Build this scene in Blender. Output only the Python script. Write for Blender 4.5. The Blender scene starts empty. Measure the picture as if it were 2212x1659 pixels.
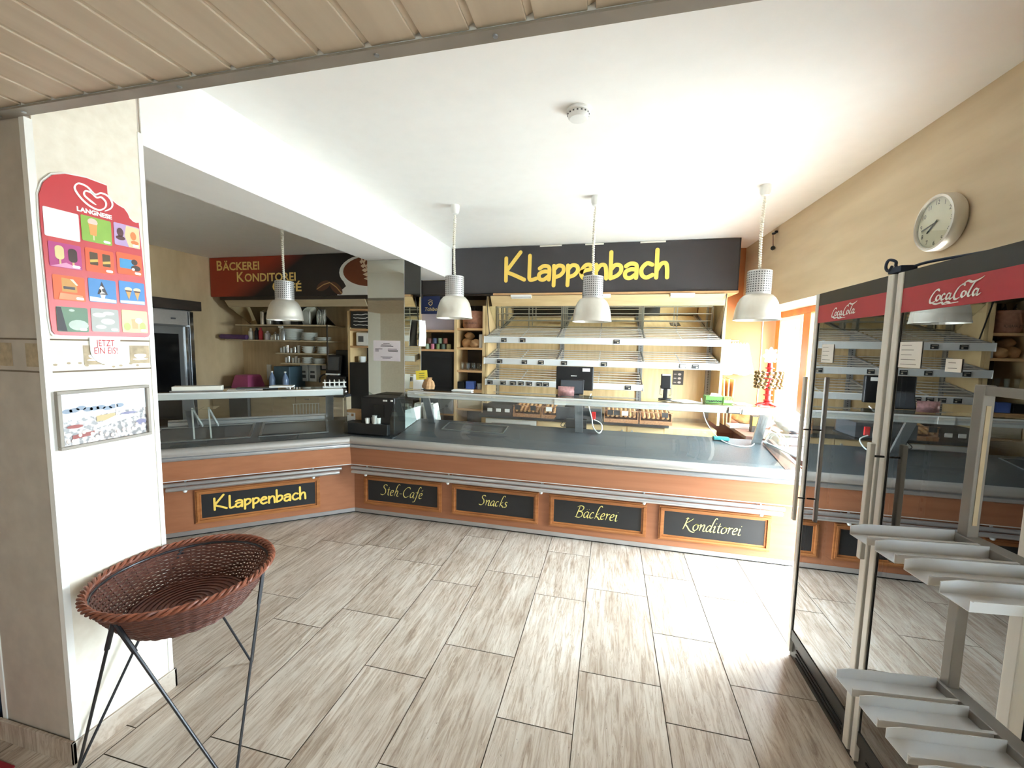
import bpy, bmesh, math, random
from mathutils import Vector, Matrix
random.seed(7)
PI = math.pi
C = bpy.context.scene.collection
S = bpy.context.scene

# ---------------------------------------------------------------- camera
cam_d = bpy.data.cameras.new('camera'); cam = bpy.data.objects.new('camera', cam_d); C.objects.link(cam)
cam_d.sensor_width = 36.0; cam_d.lens = 887.3 / 2212 * 36.0; cam_d.clip_start = 0.02
YAW, PITCH, ROLL = 0.23254, 0.08964, 0.01942
def cam_matrix():
    cy, sy, cp, sp, cr, sr = math.cos(YAW), math.sin(YAW), math.cos(PITCH), math.sin(PITCH), math.cos(ROLL), math.sin(ROLL)
    fw = Vector((-sy * cp, cy * cp, -sp)); r = Vector((cy, sy, 0)); u = r.cross(fw)
    r2 = r * cr + u * sr; u2 = u * cr - r * sr
    m = Matrix((r2, u2, -fw)).transposed().to_4x4()
    m.translation = (0, 0, 1.65)
    return m
cam.matrix_world = cam_matrix()
S.camera = cam

# ---------------------------------------------------------------- daylight and exposure
wd = bpy.data.worlds.new('overcast_sky'); S.world = wd; wd.use_nodes = True
wn = wd.node_tree.nodes; wl = wd.node_tree.links; wn.clear()
w_out = wn.new('ShaderNodeOutputWorld'); w_bg = wn.new('ShaderNodeBackground'); w_tc = wn.new('ShaderNodeTexCoord')
w_sep = wn.new('ShaderNodeSeparateXYZ'); w_ramp = wn.new('ShaderNodeValToRGB')
w_ramp.color_ramp.elements[0].position = 0.42; w_ramp.color_ramp.elements[0].color = (0.55, 0.54, 0.52, 1)
w_ramp.color_ramp.elements[1].position = 0.55; w_ramp.color_ramp.elements[1].color = (0.86, 0.94, 1.06, 1)
w_map = wn.new('ShaderNodeMapRange'); w_map.inputs['From Min'].default_value = -1
wl.new(w_tc.outputs['Generated'], w_sep.inputs[0]); wl.new(w_sep.outputs['Z'], w_map.inputs['Value'])
wl.new(w_map.outputs[0], w_ramp.inputs[0]); wl.new(w_ramp.outputs[0], w_bg.inputs['Color']); wl.new(w_bg.outputs[0], w_out.inputs[0])
w_bg.inputs['Strength'].default_value = 32.0
def portal(name, loc, rot, sx, sy):
    l = bpy.data.lights.new(name, 'AREA'); l.shape = 'RECTANGLE'; l.size = sx; l.size_y = sy; l.cycles.is_portal = True
    o = bpy.data.objects.new(name, l); C.objects.link(o); o.location = loc; o.rotation_euler = rot
portal('daylight_portal', (2.1, 3.95, 1.1), (0, PI / 2, 0), 2.2, 3.1)
portal('daylight_portal', (2.1, -0.7, 1.55), (0, PI / 2, 0), 1.0, .9)  # portal of the added window behind the camera
S.view_settings.view_transform = 'Standard'; S.view_settings.look = 'None'
S.view_settings.exposure = 0.88; S.view_settings.gamma = 1.0; S.view_settings.use_curve_mapping = False
cy_ = S.cycles
cy_.max_bounces = 12; cy_.diffuse_bounces = 7; cy_.glossy_bounces = 5; cy_.transmission_bounces = 8; cy_.transparent_max_bounces = 24
cy_.caustics_reflective = False; cy_.caustics_refractive = False; cy_.use_denoising = True
cy_.sample_clamp_indirect = 8.0

# ---------------------------------------------------------------- materials
def lin(c):
    out = []
    for x in c[:3]:
        x = x / 255.0
        out.append(x / 12.92 if x <= 0.04045 else ((x + 0.055) / 1.055) ** 2.4)
    return tuple(out) + (1.0,)
MATS = {}
def mat(name, col, rough=0.5, metal=0.0, var=0.06, sc=(9, 9, 9), col2=None, bump=0.0, emit=0.0, detail=4.0, ramp=(0.3, 0.7), coat=0.0, trans=0.0):
    m = bpy.data.materials.new(name); m.use_nodes = True
    n, l = m.node_tree.nodes, m.node_tree.links
    b = n['Principled BSDF']
    c = lin(col)
    lo = tuple(max(0, x * (1 - var)) for x in c[:3]) + (1,); hi = tuple(min(1, x * (1 + var)) for x in c[:3]) + (1,)
    if col2: lo, hi = lin(col2), c
    tc = n.new('ShaderNodeTexCoord'); mp = n.new('ShaderNodeMapping'); nz = n.new('ShaderNodeTexNoise'); cr = n.new('ShaderNodeValToRGB')
    mp.inputs['Scale'].default_value = sc
    nz.inputs['Scale'].default_value = 1.0; nz.inputs['Detail'].default_value = detail
    cr.color_ramp.elements[0].position, cr.color_ramp.elements[1].position = ramp
    cr.color_ramp.elements[0].color, cr.color_ramp.elements[1].color = lo, hi
    l.new(tc.outputs['Object'], mp.inputs[0]); l.new(mp.outputs[0], nz.inputs['Vector']); l.new(nz.outputs['Fac'], cr.inputs[0])
    l.new(cr.outputs[0], b.inputs['Base Color'])
    b.inputs['Roughness'].default_value = rough; b.inputs['Metallic'].default_value = metal
    b.inputs['Coat Weight'].default_value = coat
    if trans: b.inputs['Transmission Weight'].default_value = trans
    if bump:
        bp = n.new('ShaderNodeBump'); bp.inputs['Strength'].default_value = bump; bp.inputs['Distance'].default_value = 0.01
        l.new(nz.outputs['Fac'], bp.inputs['Height']); l.new(bp.outputs[0], b.inputs['Normal'])
    if emit:
        l.new(cr.outputs[0], b.inputs['Emission Color']); b.inputs['Emission Strength'].default_value = emit
    MATS[name] = m
    return m
def sheet_glass(name, tint, refl=1.0, ior=1.5, rough=0.0):
    m = bpy.data.materials.new(name); m.use_nodes = True
    n, l = m.node_tree.nodes, m.node_tree.links; n.clear()
    o = n.new('ShaderNodeOutputMaterial'); t = n.new('ShaderNodeBsdfTransparent'); g = n.new('ShaderNodeBsdfGlossy')
    f = n.new('ShaderNodeFresnel'); x = n.new('ShaderNodeMixShader'); k = n.new('ShaderNodeMath'); k.operation = 'MULTIPLY'; k.use_clamp = True
    tc = n.new('ShaderNodeTexCoord'); nz = n.new('ShaderNodeTexNoise'); nz.inputs['Scale'].default_value = 3.0
    cr = n.new('ShaderNodeValToRGB'); cr.color_ramp.elements[0].color = lin(tint); cr.color_ramp.elements[1].color = lin(tuple(min(255, c + 5) for c in tint))
    l.new(tc.outputs['Object'], nz.inputs['Vector']); l.new(nz.outputs['Fac'], cr.inputs[0]); l.new(cr.outputs[0], t.inputs['Color'])
    f.inputs['IOR'].default_value = ior; g.inputs['Roughness'].default_value = rough; g.inputs['Color'].default_value = (1, 1, 1, 1)
    k.inputs[1].default_value = refl
    ge = n.new('ShaderNodeNewGeometry'); fr = n.new('ShaderNodeMath'); fr.operation = 'SUBTRACT'; fr.inputs[0].default_value = 1.0; l.new(ge.outputs['Backfacing'], fr.inputs[1])
    k2 = n.new('ShaderNodeMath'); k2.operation = 'MULTIPLY'; l.new(k.outputs[0], k2.inputs[0]); l.new(fr.outputs[0], k2.inputs[1])
    l.new(f.outputs[0], k.inputs[0]); l.new(k2.outputs[0], x.inputs[0]); l.new(t.outputs[0], x.inputs[1]); l.new(g.outputs[0], x.inputs[2]); l.new(x.outputs[0], o.inputs[0])
    MATS[name] = m
    return m

M = MATS
mat('white_paint', (250, 249, 247), 0.85, var=0.015)
mat('wall_wood', (222, 203, 172), 0.6, col2=(203, 182, 149), sc=(5, 1.2, 7), ramp=(0.3, 0.75))
mat('wall_wood_back', (220, 198, 160), 0.6, col2=(201, 177, 138), sc=(22, 5, 2.2))
mat('wall_shop_front', (214, 198, 176), 0.6, var=0.05)
mat('wall_orange', (178, 112, 68), 0.6, var=0.05, sc=(3, 3, 3))
mat('ceiling_board', (212, 196, 174), 0.5, col2=(196, 179, 157), sc=(14, 1.0, 6), ramp=(0.3, 0.7))
mat('grey_paint', (150, 142, 132), 0.5, var=0.12, sc=(5, 5, 5))
mat('pillar_laminate', (240, 233, 220), 0.55, col2=(230, 221, 206), sc=(26, 26, 26), detail=8)
mat('pillar_laminate_shaded', (196, 186, 174), 0.6, col2=(182, 172, 161), sc=(14, 14, 14), detail=8)  # darker copy of the laminate, the pillar front's shade put into the colour
mat('corner_white', (246, 245, 242), 0.5, var=0.02)
mat('joint_brown', (120, 104, 86), 0.7)
mat('band_print', (176, 158, 130), 0.6, var=0.2, sc=(40, 40, 40))
mat('cherry', (172, 116, 84), 0.38, col2=(156, 100, 70), sc=(1.2, 8, 24), ramp=(0.25, 0.75))
mat('cherry_frame', (182, 120, 70), 0.38, col2=(154, 94, 50), sc=(5, 10, 40))
mat('maple', (228, 202, 156), 0.45, col2=(212, 182, 134), sc=(3, 4, 22))
mat('maple_upright', (226, 198, 150), 0.45, col2=(206, 176, 128), sc=(24, 8, 2.5))
mat('maple_grey', (205, 190, 160), 0.45, col2=(192, 175, 145), sc=(3, 4, 22))
mat('beech', (214, 172, 124), 0.5, col2=(194, 150, 104), sc=(4, 4, 20))
mat('aluminium', (206, 208, 212), 0.32, 0.85, var=0.05, sc=(2, 30, 60))
mat('aluminium_soft', (196, 192, 188), 0.42, 0.6, var=0.04, sc=(2, 30, 60))
mat('white_profile', (228, 230, 230), 0.35, 0.25, var=0.03)
mat('slat_metal', (215, 212, 205), 0.38, 0.45, var=0.04)
mat('rack_metal', (226, 228, 232), 0.34, 0.45, var=.03)
mat('rack_grey', (150, 147, 144), 0.4, 0.5, var=.05)
mat('steel', (176, 180, 184), 0.3, 0.9, var=0.06, sc=(30, 3, 2))
mat('chrome', (220, 222, 224), 0.12, 1.0, var=0.03)
mat('lamp_metal', (232, 229, 221), 0.34, 0.45, col2=(205, 200, 188), sc=(7, 7, 3), ramp=(0.25, 0.7))
mat('lamp_grey', (210, 210, 212), 0.4, 0.55, var=0.03)
mat('hole_dark', (88, 88, 92), 0.7)
mat('worktop', (74, 78, 82), 0.34, col2=(58, 61, 65), sc=(160, 160, 160), detail=2)
mat('deck', (92, 96, 100), 0.25, col2=(70, 74, 78), sc=(210, 210, 210), detail=2)
mat('black', (26, 26, 28), 0.45, var=0.1)
mat('black_gloss', (16, 16, 18), 0.15, var=0.1)
mat('black_matt', (30, 30, 30), 0.8, var=0.1)
mat('dark_brown', (66, 56, 48), 0.5, col2=(50, 42, 36), sc=(4, 4, 14))
mat('sign_black', (56, 53, 55), 0.4, var=0.05, sc=(3, 3, 3))
mat('board_black', (36, 36, 38), 0.5, var=0.1)
mat('letter_yellow', (250, 212, 100), 0.45, var=0.03)
mat('letter_cream', (240, 228, 140), 0.45, var=0.03)
mat('letter_pale', (246, 214, 130), 0.45, var=0.03)
mat('rust_red', (170, 66, 40), 0.5, var=0.06, sc=(2, 2, 2))
mat('white_plastic', (240, 240, 238), 0.4, var=0.02)
mat('cream_plastic', (232, 228, 216), 0.45, var=0.03)
mat('paper', (244, 242, 238), 0.8, var=0.02)
mat('paper_lilac', (226, 218, 224), 0.8, var=0.02)
mat('paper_yellow', (250, 226, 80), 0.8, var=0.03)
mat('ink', (60, 58, 62), 0.8)
mat('ink_red', (196, 60, 66), 0.7)
mat('kraft', (196, 156, 112), 0.75, col2=(176, 134, 92), sc=(18, 18, 18))
mat('wicker', (116, 70, 56), 0.5, col2=(84, 50, 42), sc=(30, 30, 60), ramp=(0.25, 0.75))
mat('wicker_light', (150, 86, 62), 0.45, col2=(112, 62, 44), sc=(24, 24, 50))
mat('wire_black', (52, 52, 56), 0.35, 0.5)
mat('red_board', (198, 58, 66), 0.35, var=0.04, sc=(4, 4, 4))
mat('red_cola', (184, 52, 64), 0.4, var=0.04)
mat('red_plastic', (226, 46, 44), 0.35, var=0.05)
mat('white_print', (250, 250, 250), 0.5, var=0.01)
mat('fridge_black', (42, 42, 42), 0.4, var=0.08)
mat('fridge_liner', (96, 96, 96), 0.5, var=0.06)
mat('fridge_alu', (232, 230, 226), 0.4, 0.2, var=0.03, sc=(60, 60, 1))
mat('porcelain', (236, 238, 234), 0.25, var=0.02)
mat('glassware', (196, 196, 190), 0.12, 0.3, var=0.05)
mat('purple', (92, 64, 110), 0.5, var=0.1)
mat('pink', (186, 88, 134), 0.4, var=0.06)
mat('teal', (60, 150, 150), 0.7, var=0.1)
mat('navy', (24, 40, 84), 0.5, var=0.08)
mat('blue_bottle', (128, 146, 176), 0.2, var=0.1)
mat('crate_slate', (70, 92, 104), 0.5, var=0.1)
mat('blue_box', (88, 116, 196), 0.5, var=0.1)
mat('tray_wicker', (190, 140, 96), 0.6, col2=(140, 92, 58), sc=(60, 60, 60))
mat('bread', (214, 168, 112), 0.7, col2=(176, 122, 70), sc=(24, 24, 24))
mat('foil_brown', (134, 110, 70), 0.25, 0.6, var=0.25, sc=(30, 30, 30))
mat('foil_pink', (196, 150, 150), 0.3, 0.4, var=0.3, sc=(40, 40, 40))
mat('green_print', (110, 176, 70), 0.5, var=0.06)
mat('brick', (150, 112, 100), 0.8, col2=(112, 78, 70), sc=(5, 5, 14))
mat('pavement', (180, 178, 174), 0.9, var=0.08)
mat('wood_frame', (206, 124, 60), 0.45, col2=(176, 98, 44), sc=(10, 10, 2))
mat('sill_brown', (140, 104, 92), 0.35, var=0.08)
mat('towel', (236, 236, 234), 0.9, var=0.03, sc=(30, 30, 30))
mat('bag_white', (240, 240, 242), 0.45, var=0.03)
mat('screen_grey', (72, 76, 82), 0.2, var=0.05)
mat('lilac_panel', (196, 188, 202), 0.6, var=0.03)
mat('sack', (172, 124, 100), 0.8, col2=(150, 102, 80), sc=(30, 30, 30))
mat('clock_face', (232, 222, 196), 0.6, var=0.02)
mat('red_mat', (150, 30, 40), 0.9, var=0.1)
mat('dark_blue', (40, 52, 74), 0.7, var=0.2, sc=(5, 5, 5))
mat('cable_white', (236, 236, 232), 0.5)
sheet_glass('clear_glass', (246, 248, 247), 1.2, 1.5)
sheet_glass('counter_glass', (234, 238, 237), 1.5, 1.5)
sheet_glass('fridge_glass', (150, 152, 152), 2.6, 1.6)
sheet_glass('window_glass', (244, 250, 248), 1.0, 1.45)
def mirror_mat():
    m = mat('mirror', (222, 224, 214), 0.02, 1.0, var=0.01); return m
mirror_mat()

def travertine():
    m = bpy.data.materials.new('travertine'); m.use_nodes = True
    n, l = m.node_tree.nodes, m.node_tree.links; b = n['Principled BSDF']
    tc = n.new('ShaderNodeTexCoord'); at = n.new('ShaderNodeAttribute'); at.attribute_name = 'tile'
    off = n.new('ShaderNodeVectorMath'); off.operation = 'SCALE'; off.inputs['Scale'].default_value = 37.0
    add = n.new('ShaderNodeVectorMath'); add.operation = 'ADD'
    l.new(at.outputs['Vector'], off.inputs[0]); l.new(tc.outputs['Object'], add.inputs[0]); l.new(off.outputs[0], add.inputs[1])
    def noise(scale, detail, rough, dist=0.0):
        mp = n.new('ShaderNodeMapping'); mp.inputs['Scale'].default_value = scale
        z = n.new('ShaderNodeTexNoise'); z.inputs['Scale'].default_value = 1; z.inputs['Detail'].default_value = detail; z.inputs['Roughness'].default_value = rough; z.inputs['Distortion'].default_value = dist
        l.new(add.outputs[0], mp.inputs[0]); l.new(mp.outputs[0], z.inputs['Vector']); return z.outputs['Fac']
    def ramp(fac, stops):
        r = n.new('ShaderNodeValToRGB'); e = r.color_ramp.elements
        while len(e) < len(stops): e.new(0.5)
        for k, (p, c) in enumerate(stops): e[k].position = p; e[k].color = c
        l.new(fac, r.inputs[0]); return r.outputs[0]
    def mix(a, bb, fac, mode='MIX'):
        x = n.new('ShaderNodeMix'); x.data_type = 'RGBA'; x.blend_type = mode
        if isinstance(fac, float): x.inputs['Factor'].default_value = fac
        else: l.new(fac, x.inputs['Factor'])
        l.new(a, x.inputs['A'])
        if isinstance(bb, tuple): x.inputs['B'].default_value = bb
        else: l.new(bb, x.inputs['B'])
        return x.outputs['Result']
    base = ramp(noise((46, 4.2, 5), 9, 0.72, 1.1), [(0.26, lin((140, 119, 103))), (0.43, lin((192, 176, 161))), (0.55, lin((219, 209, 198))), (0.78, lin((232, 226, 218)))])
    cloud = ramp(noise((7, 1.6, 3), 4, 0.55, .8), [(0.3, lin((190, 174, 158))), (0.65, lin((255, 253, 249)))])
    col = mix(base, cloud, 0.6, 'MULTIPLY')
    vein = ramp(noise((120, 9, 5), 8, 0.8, 1.6), [(0.57, (0, 0, 0, 1)), (0.72, (0.7, 0.7, 0.7, 1))])
    col = mix(col, lin((128, 106, 88)), vein)
    pits = ramp(noise((130, 40, 9), 4, 0.65), [(0.67, (0, 0, 0, 1)), (0.71, (0.8, 0.8, 0.8, 1))])
    col = mix(col, lin((104, 88, 76)), pits)
    toned = n.new('ShaderNodeMix'); toned.data_type = 'RGBA'; toned.blend_type = 'MULTIPLY'; toned.inputs['Factor'].default_value = 1.0
    tr = n.new('ShaderNodeValToRGB'); tr.color_ramp.elements[0].color = (0.86, 0.85, 0.84, 1); tr.color_ramp.elements[1].color = (1, 1, 1, 1)
    sp = n.new('ShaderNodeSeparateXYZ'); l.new(at.outputs['Vector'], sp.inputs[0]); l.new(sp.outputs['Z'], tr.inputs[0])
    l.new(col, toned.inputs['A']); l.new(tr.outputs[0], toned.inputs['B'])
    l.new(toned.outputs['Result'], b.inputs['Base Color'])
    b.inputs['Roughness'].default_value = 0.36
    M['travertine'] = m
travertine()
mat('grout', (116, 104, 92), 0.9)

# ---------------------------------------------------------------- mesh helpers
class MB:
    def __init__(s, xf=None): s.v = []; s.f = []; s.xf = xf
    def add(s, vs, fs):
        k = len(s.v)
        s.v += [tuple(s.xf @ Vector(v)) if s.xf is not None else tuple(v) for v in vs]
        s.f += [tuple(i + k for i in f) for f in fs]
        return s
    def box(s, x0, x1, y0, y1, z0, z1):
        return s.add([(x0, y0, z0), (x1, y0, z0), (x1, y1, z0), (x0, y1, z0), (x0, y0, z1), (x1, y0, z1), (x1, y1, z1), (x0, y1, z1)],
                     [(0, 3, 2, 1), (4, 5, 6, 7), (0, 1, 5, 4), (1, 2, 6, 5), (2, 3, 7, 6), (3, 0, 4, 7)])
    def obox(s, c, size, rot):
        c = Vector(c); hx, hy, hz = (k / 2 for k in size)
        vs = [c + rot @ Vector((a * hx, b * hy, d * hz)) for d in (-1, 1) for a, b in ((-1, -1), (1, -1), (1, 1), (-1, 1))]
        return s.add(vs, [(0, 3, 2, 1), (4, 5, 6, 7), (0, 1, 5, 4), (1, 2, 6, 5), (2, 3, 7, 6), (3, 0, 4, 7)])
    def bar(s, a, b, w, t, up=(0, 0, 1)):
        a, b = Vector(a), Vector(b); d = (b - a).normalized(); u = Vector(up); x = d.cross(u).normalized(); y = x.cross(d)
        vs = [p + x * (i * w / 2) + y * (j * t / 2) for p in (a, b) for i, j in ((-1, -1), (1, -1), (1, 1), (-1, 1))]
        return s.add(vs, [(0, 3, 2, 1), (4, 5, 6, 7), (0, 1, 5, 4), (1, 2, 6, 5), (2, 3, 7, 6), (3, 0, 4, 7)])
    def prism(s, pts, vec):
        n = len(pts); v = Vector(vec); P = [Vector(p) for p in pts]
        return s.add(P + [p + v for p in P], [tuple(range(n))[::-1], tuple(range(n, 2 * n))] + [(i, (i + 1) % n, n + (i + 1) % n, n + i) for i in range(n)])
    def quad(s, *p): return s.add(p, [tuple(range(len(p)))])
    def tube(s, path, r, n=8, closed=False):
        P = [Vector(p) for p in path]; m = len(P); rings = []
        ref = Vector((0, 0, 1))
        t0 = (P[1] - P[0]).normalized()
        if abs(t0.dot(ref)) > 0.95: ref = Vector((1, 0, 0))
        x = t0.cross(ref).normalized()
        for i in range(m):
            if closed: t = (P[(i + 1) % m] - P[i - 1]).normalized()
            else: t = (P[min(i + 1, m - 1)] - P[max(i - 1, 0)]).normalized()
            x = (x - t * x.dot(t)).normalized(); y = t.cross(x)
            rr = r[i] if isinstance(r, (list, tuple)) else r
            rings.append([P[i] + x * (rr * math.cos(2 * PI * k / n)) + y * (rr * math.sin(2 * PI * k / n)) for k in range(n)])
        vs = [v for R in rings for v in R]; fs = []
        for i in range(m if closed else m - 1):
            j = (i + 1) % m
            for k in range(n): fs.append((i * n + k, i * n + (k + 1) % n, j * n + (k + 1) % n, j * n + k))
        if not closed: fs += [tuple(range(n))[::-1], tuple(range((m - 1) * n, m * n))]
        return s.add(vs, fs)
    def lathe(s, prof, n=24, c=(0, 0, 0), rot=None):
        vs, fs, idx = [], [], []
        for r, z in prof:
            if r < 1e-6: idx.append([len(vs)]); vs.append(Vector((0, 0, z)))
            else:
                idx.append(list(range(len(vs), len(vs) + n)))
                vs += [Vector((r * math.cos(2 * PI * k / n), r * math.sin(2 * PI * k / n), z)) for k in range(n)]
        for a, b in zip(idx, idx[1:]):
            for k in range(n):
                q = [a[k % len(a)], a[(k + 1) % len(a)], b[(k + 1) % len(b)], b[k % len(b)]]
                q = [v for i, v in enumerate(q) if v not in q[:i]]
                if len(q) > 2: fs.append(tuple(q))
        c = Vector(c)
        return s.add([(rot @ v if rot else v) + c for v in vs], fs)
    def grid(s, rows):
        n = len(rows[0])
        return s.add([p for r in rows for p in r], [(i * n + k, i * n + k + 1, (i + 1) * n + k + 1, (i + 1) * n + k) for i in range(len(rows) - 1) for k in range(n - 1)])
    def build(s, name, m, parent=None, smooth=False, bevel=0.0, solid=0.0, sub=0):
        me = bpy.data.meshes.new(name)
        if parent is not None:
            root = parent; mw = Matrix.Identity(4)
            while root is not None: mw = root.matrix_basis @ mw; root = root.parent
            inv = mw.inverted(); vs = [tuple(inv @ Vector(v)) for v in s.v]
        else: vs = s.v
        me.from_pydata(vs, [], s.f)
        bm = bmesh.new(); bm.from_mesh(me); bmesh.ops.recalc_face_normals(bm, faces=bm.faces); bm.to_mesh(me); bm.free()
        me.materials.append(M[m] if isinstance(m, str) else m)
        if smooth:
            me.polygons.foreach_set('use_smooth', [True] * len(me.polygons)); me.set_sharp_from_angle(angle=0.7)
        o = bpy.data.objects.new(name, me); C.objects.link(o)
        if parent is not None: o.parent = parent
        if solid:
            k = o.modifiers.new('thickness', 'SOLIDIFY'); k.thickness = solid; k.offset = 0
        if sub:
            k = o.modifiers.new('smooth', 'SUBSURF'); k.levels = sub; k.render_levels = sub
        if bevel:
            k = o.modifiers.new('edge', 'BEVEL'); k.width = bevel; k.segments = 2; k.limit_method = 'ANGLE'; k.angle_limit = 0.6
        return o
def tag(o, label, cat, group=None):
    o['label'] = label; o['category'] = cat
    if group: o['group'] = group
    return o
def thing(name, label, cat, loc=(0, 0, 0), rotz=0.0, group=None):
    o = bpy.data.objects.new(name, None); C.objects.link(o); o.empty_display_size = 0.1
    o.location = loc; o.rotation_euler = (0, 0, rotz)
    o.matrix_basis = Matrix.Translation(loc) @ Matrix.Rotation(rotz, 4, 'Z')
    return tag(o, label, cat, group)
def solo(name, mb, m, label, cat, group=None, **kw): return tag(mb.build(name, m, None, **kw), label, cat, group)
def struct(name, mb, m, parent=None, **kw):
    o = mb.build(name, m, parent, **kw)
    if parent is None: o['kind'] = 'structure'
    return o
def dup(root, loc, rotz=None, label=None, group=None):
    r = root.copy(); C.objects.link(r); r.location = loc
    if rotz is not None: r.rotation_euler = (0, 0, rotz)
    if label: r['label'] = label
    if group: r['group'] = group
    for ch in list(root.children):
        c = ch.copy(); C.objects.link(c); c.parent = r
        for g in list(ch.children):
            d = g.copy(); C.objects.link(d); d.parent = c
    return r
def catmull(p, k=6, closed=False):
    P = [Vector(q) for q in p]; n = len(P); out = []
    if n < 3: return P
    for i in range(n if closed else n - 1):
        a, b, c, d = (P[(i - 1) % n], P[i], P[(i + 1) % n], P[(i + 2) % n]) if closed else (P[max(i - 1, 0)], P[i], P[i + 1], P[min(i + 2, n - 1)])
        for j in range(k):
            t = j / k
            out.append(0.5 * ((2 * b) + (c - a) * t + (2 * a - 5 * b + 4 * c - d) * t * t + (3 * b - a - 3 * c + d) * t ** 3))
    if not closed: out.append(P[-1])
    return out
class Plane:
    """A flat frame on a surface: origin, direction to the right, direction up; lifts marks a hair off the surface."""
    def __init__(s, o, r, u=(0, 0, 1)): s.o = Vector(o); s.r = Vector(r).normalized(); s.u = Vector(u).normalized(); s.n = s.r.cross(s.u)
    def __call__(s, x, y, h=0.002): return s.o + s.r * x + s.u * y + s.n * h
def ribbon(mb, pts, w, pl, h=0.002, caps=True, nib=None):
    P = [Vector((p[0], p[1])) for p in pts]; n = len(P); L, Rr = [], []
    for i in range(n):
        t = P[min(i + 1, n - 1)] - P[max(i - 1, 0)]
        if t.length < 1e-9: t = Vector((1, 0))
        t.normalize(); q = Vector((-t.y, t.x))
        if nib:
            ww = nib[1] + (w - nib[1]) * abs(q.dot(Vector((math.cos(nib[0]), math.sin(nib[0])))))
            ww *= min(1.0, 0.35 + 0.65 * min(i, n - 1 - i) / 3)
        else: ww = w
        L.append(P[i] + q * ww / 2); Rr.append(P[i] - q * ww / 2)
    mb.add([pl(p.x, p.y, h) for p in L + Rr], [(i, i + 1, n + i + 1, n + i) for i in range(n - 1)])
    if caps and not nib:
        for e, nx in ((P[0], P[1]), (P[-1], P[-2])):
            d = e - nx; a0 = math.atan2(d.y, d.x) - PI / 2
            mb.add([pl(e.x + w / 2 * math.cos(a0 + a * PI / 8), e.y + w / 2 * math.sin(a0 + a * PI / 8), h) for a in range(9)], [tuple(range(9))])
def shape(mb, pts, pl, h=0.002): return mb.add([pl(x, y, h) for x, y in pts], [tuple(range(len(pts)))])
def ell(cx, cy, rx, ry, n=20, a0=0, a1=2 * PI):
    full = abs(a1 - a0 - 2 * PI) < 1e-6
    return [(cx + rx * math.cos(a0 + (a1 - a0) * k / (n if full else n - 1)), cy + ry * math.sin(a0 + (a1 - a0) * k / (n if full else n - 1))) for k in range(n)]
def rrect(x0, y0, x1, y1, r, n=4):
    out = []
    for cx, cy, a in ((x1 - r, y1 - r, 0), (x0 + r, y1 - r, 1), (x0 + r, y0 + r, 2), (x1 - r, y0 + r, 3)):
        out += [(cx + r * math.cos((a + k / n) * PI / 2), cy + r * math.sin((a + k / n) * PI / 2)) for k in range(n + 1)]
    return out
def text(mb, s, size, pl, x=0, y=0, align='LEFT', h=0.002, fit=None, bold=0.0, shear=0.0):
    cu = bpy.data.curves.new('lettering', 'FONT'); cu.body = s; cu.size = size; cu.align_x = align; cu.offset = bold; cu.shear = shear; cu.resolution_u = 3
    o = bpy.data.objects.new('lettering', cu); C.objects.link(o)
    bpy.context.view_layer.update()
    me = o.evaluated_get(bpy.context.evaluated_depsgraph_get()).to_mesh()
    vs = [(v.co.x, v.co.y) for v in me.vertices]; fs = [tuple(p.vertices) for p in me.polygons]
    o.evaluated_get(bpy.context.evaluated_depsgraph_get()).to_mesh_clear()
    bpy.data.objects.remove(o); bpy.data.curves.remove(cu)
    k = 1.0
    if fit and vs:
        w = max(v[0] for v in vs) - min(v[0] for v in vs); k = fit / w
    mb.add([pl(x + vx * k, y + vy, h) for vx, vy in vs], fs)
# handwriting strokes, x-height 1.0, baseline 0: (advance, strokes)
HAND = {
 'K': (1.72, [[(.1, 0), (.1, 1.62)], [(1.15, 2.02), (.75, 1.5), (.14, .7)], [(.14, .62), (.7, .4), (1.45, .05)]]),
 'l': (.72, [[(.12, 1.75), (.1, .5), (.12, .1), (.28, .02), (.6, .12)]]),
 'a': (1.02, [[(.12, .82), (.42, .99), (.78, .9), (.82, .45), (.8, .02)], [(.78, .58), (.42, .6), (.1, .42), (.12, .1), (.42, .02), (.8, .3)]]),
 'p': (.98, [[(.12, .98), (.14, .4), (.12, -.4)], [(.14, .72), (.4, .98), (.74, .92), (.8, .6), (.55, .3), (.14, .16)]]),
 'e': (.95, [[(.1, .5), (.4, .62), (.74, .72), (.66, .97), (.36, .96), (.1, .62), (.1, .25), (.36, .02), (.78, .16)]]),
 'n': (.98, [[(.12, .02), (.12, .98)], [(.14, .55), (.4, .92), (.7, .92), (.8, .55), (.82, .02)]]),
 'b': (1.0, [[(.12, 1.8), (.12, .02)], [(.14, .62), (.42, .92), (.76, .85), (.8, .5), (.55, .2), (.14, .03)]]),
 'c': (.95, [[(.78, .88), (.45, .98), (.12, .62), (.16, .2), (.45, .03), (.82, .2)]]),
 'h': (.95, [[(.12, 1.85), (.12, .02)], [(.14, .5), (.4, .92), (.68, .95), (.78, .6), (.8, .02)]]),
}
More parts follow.
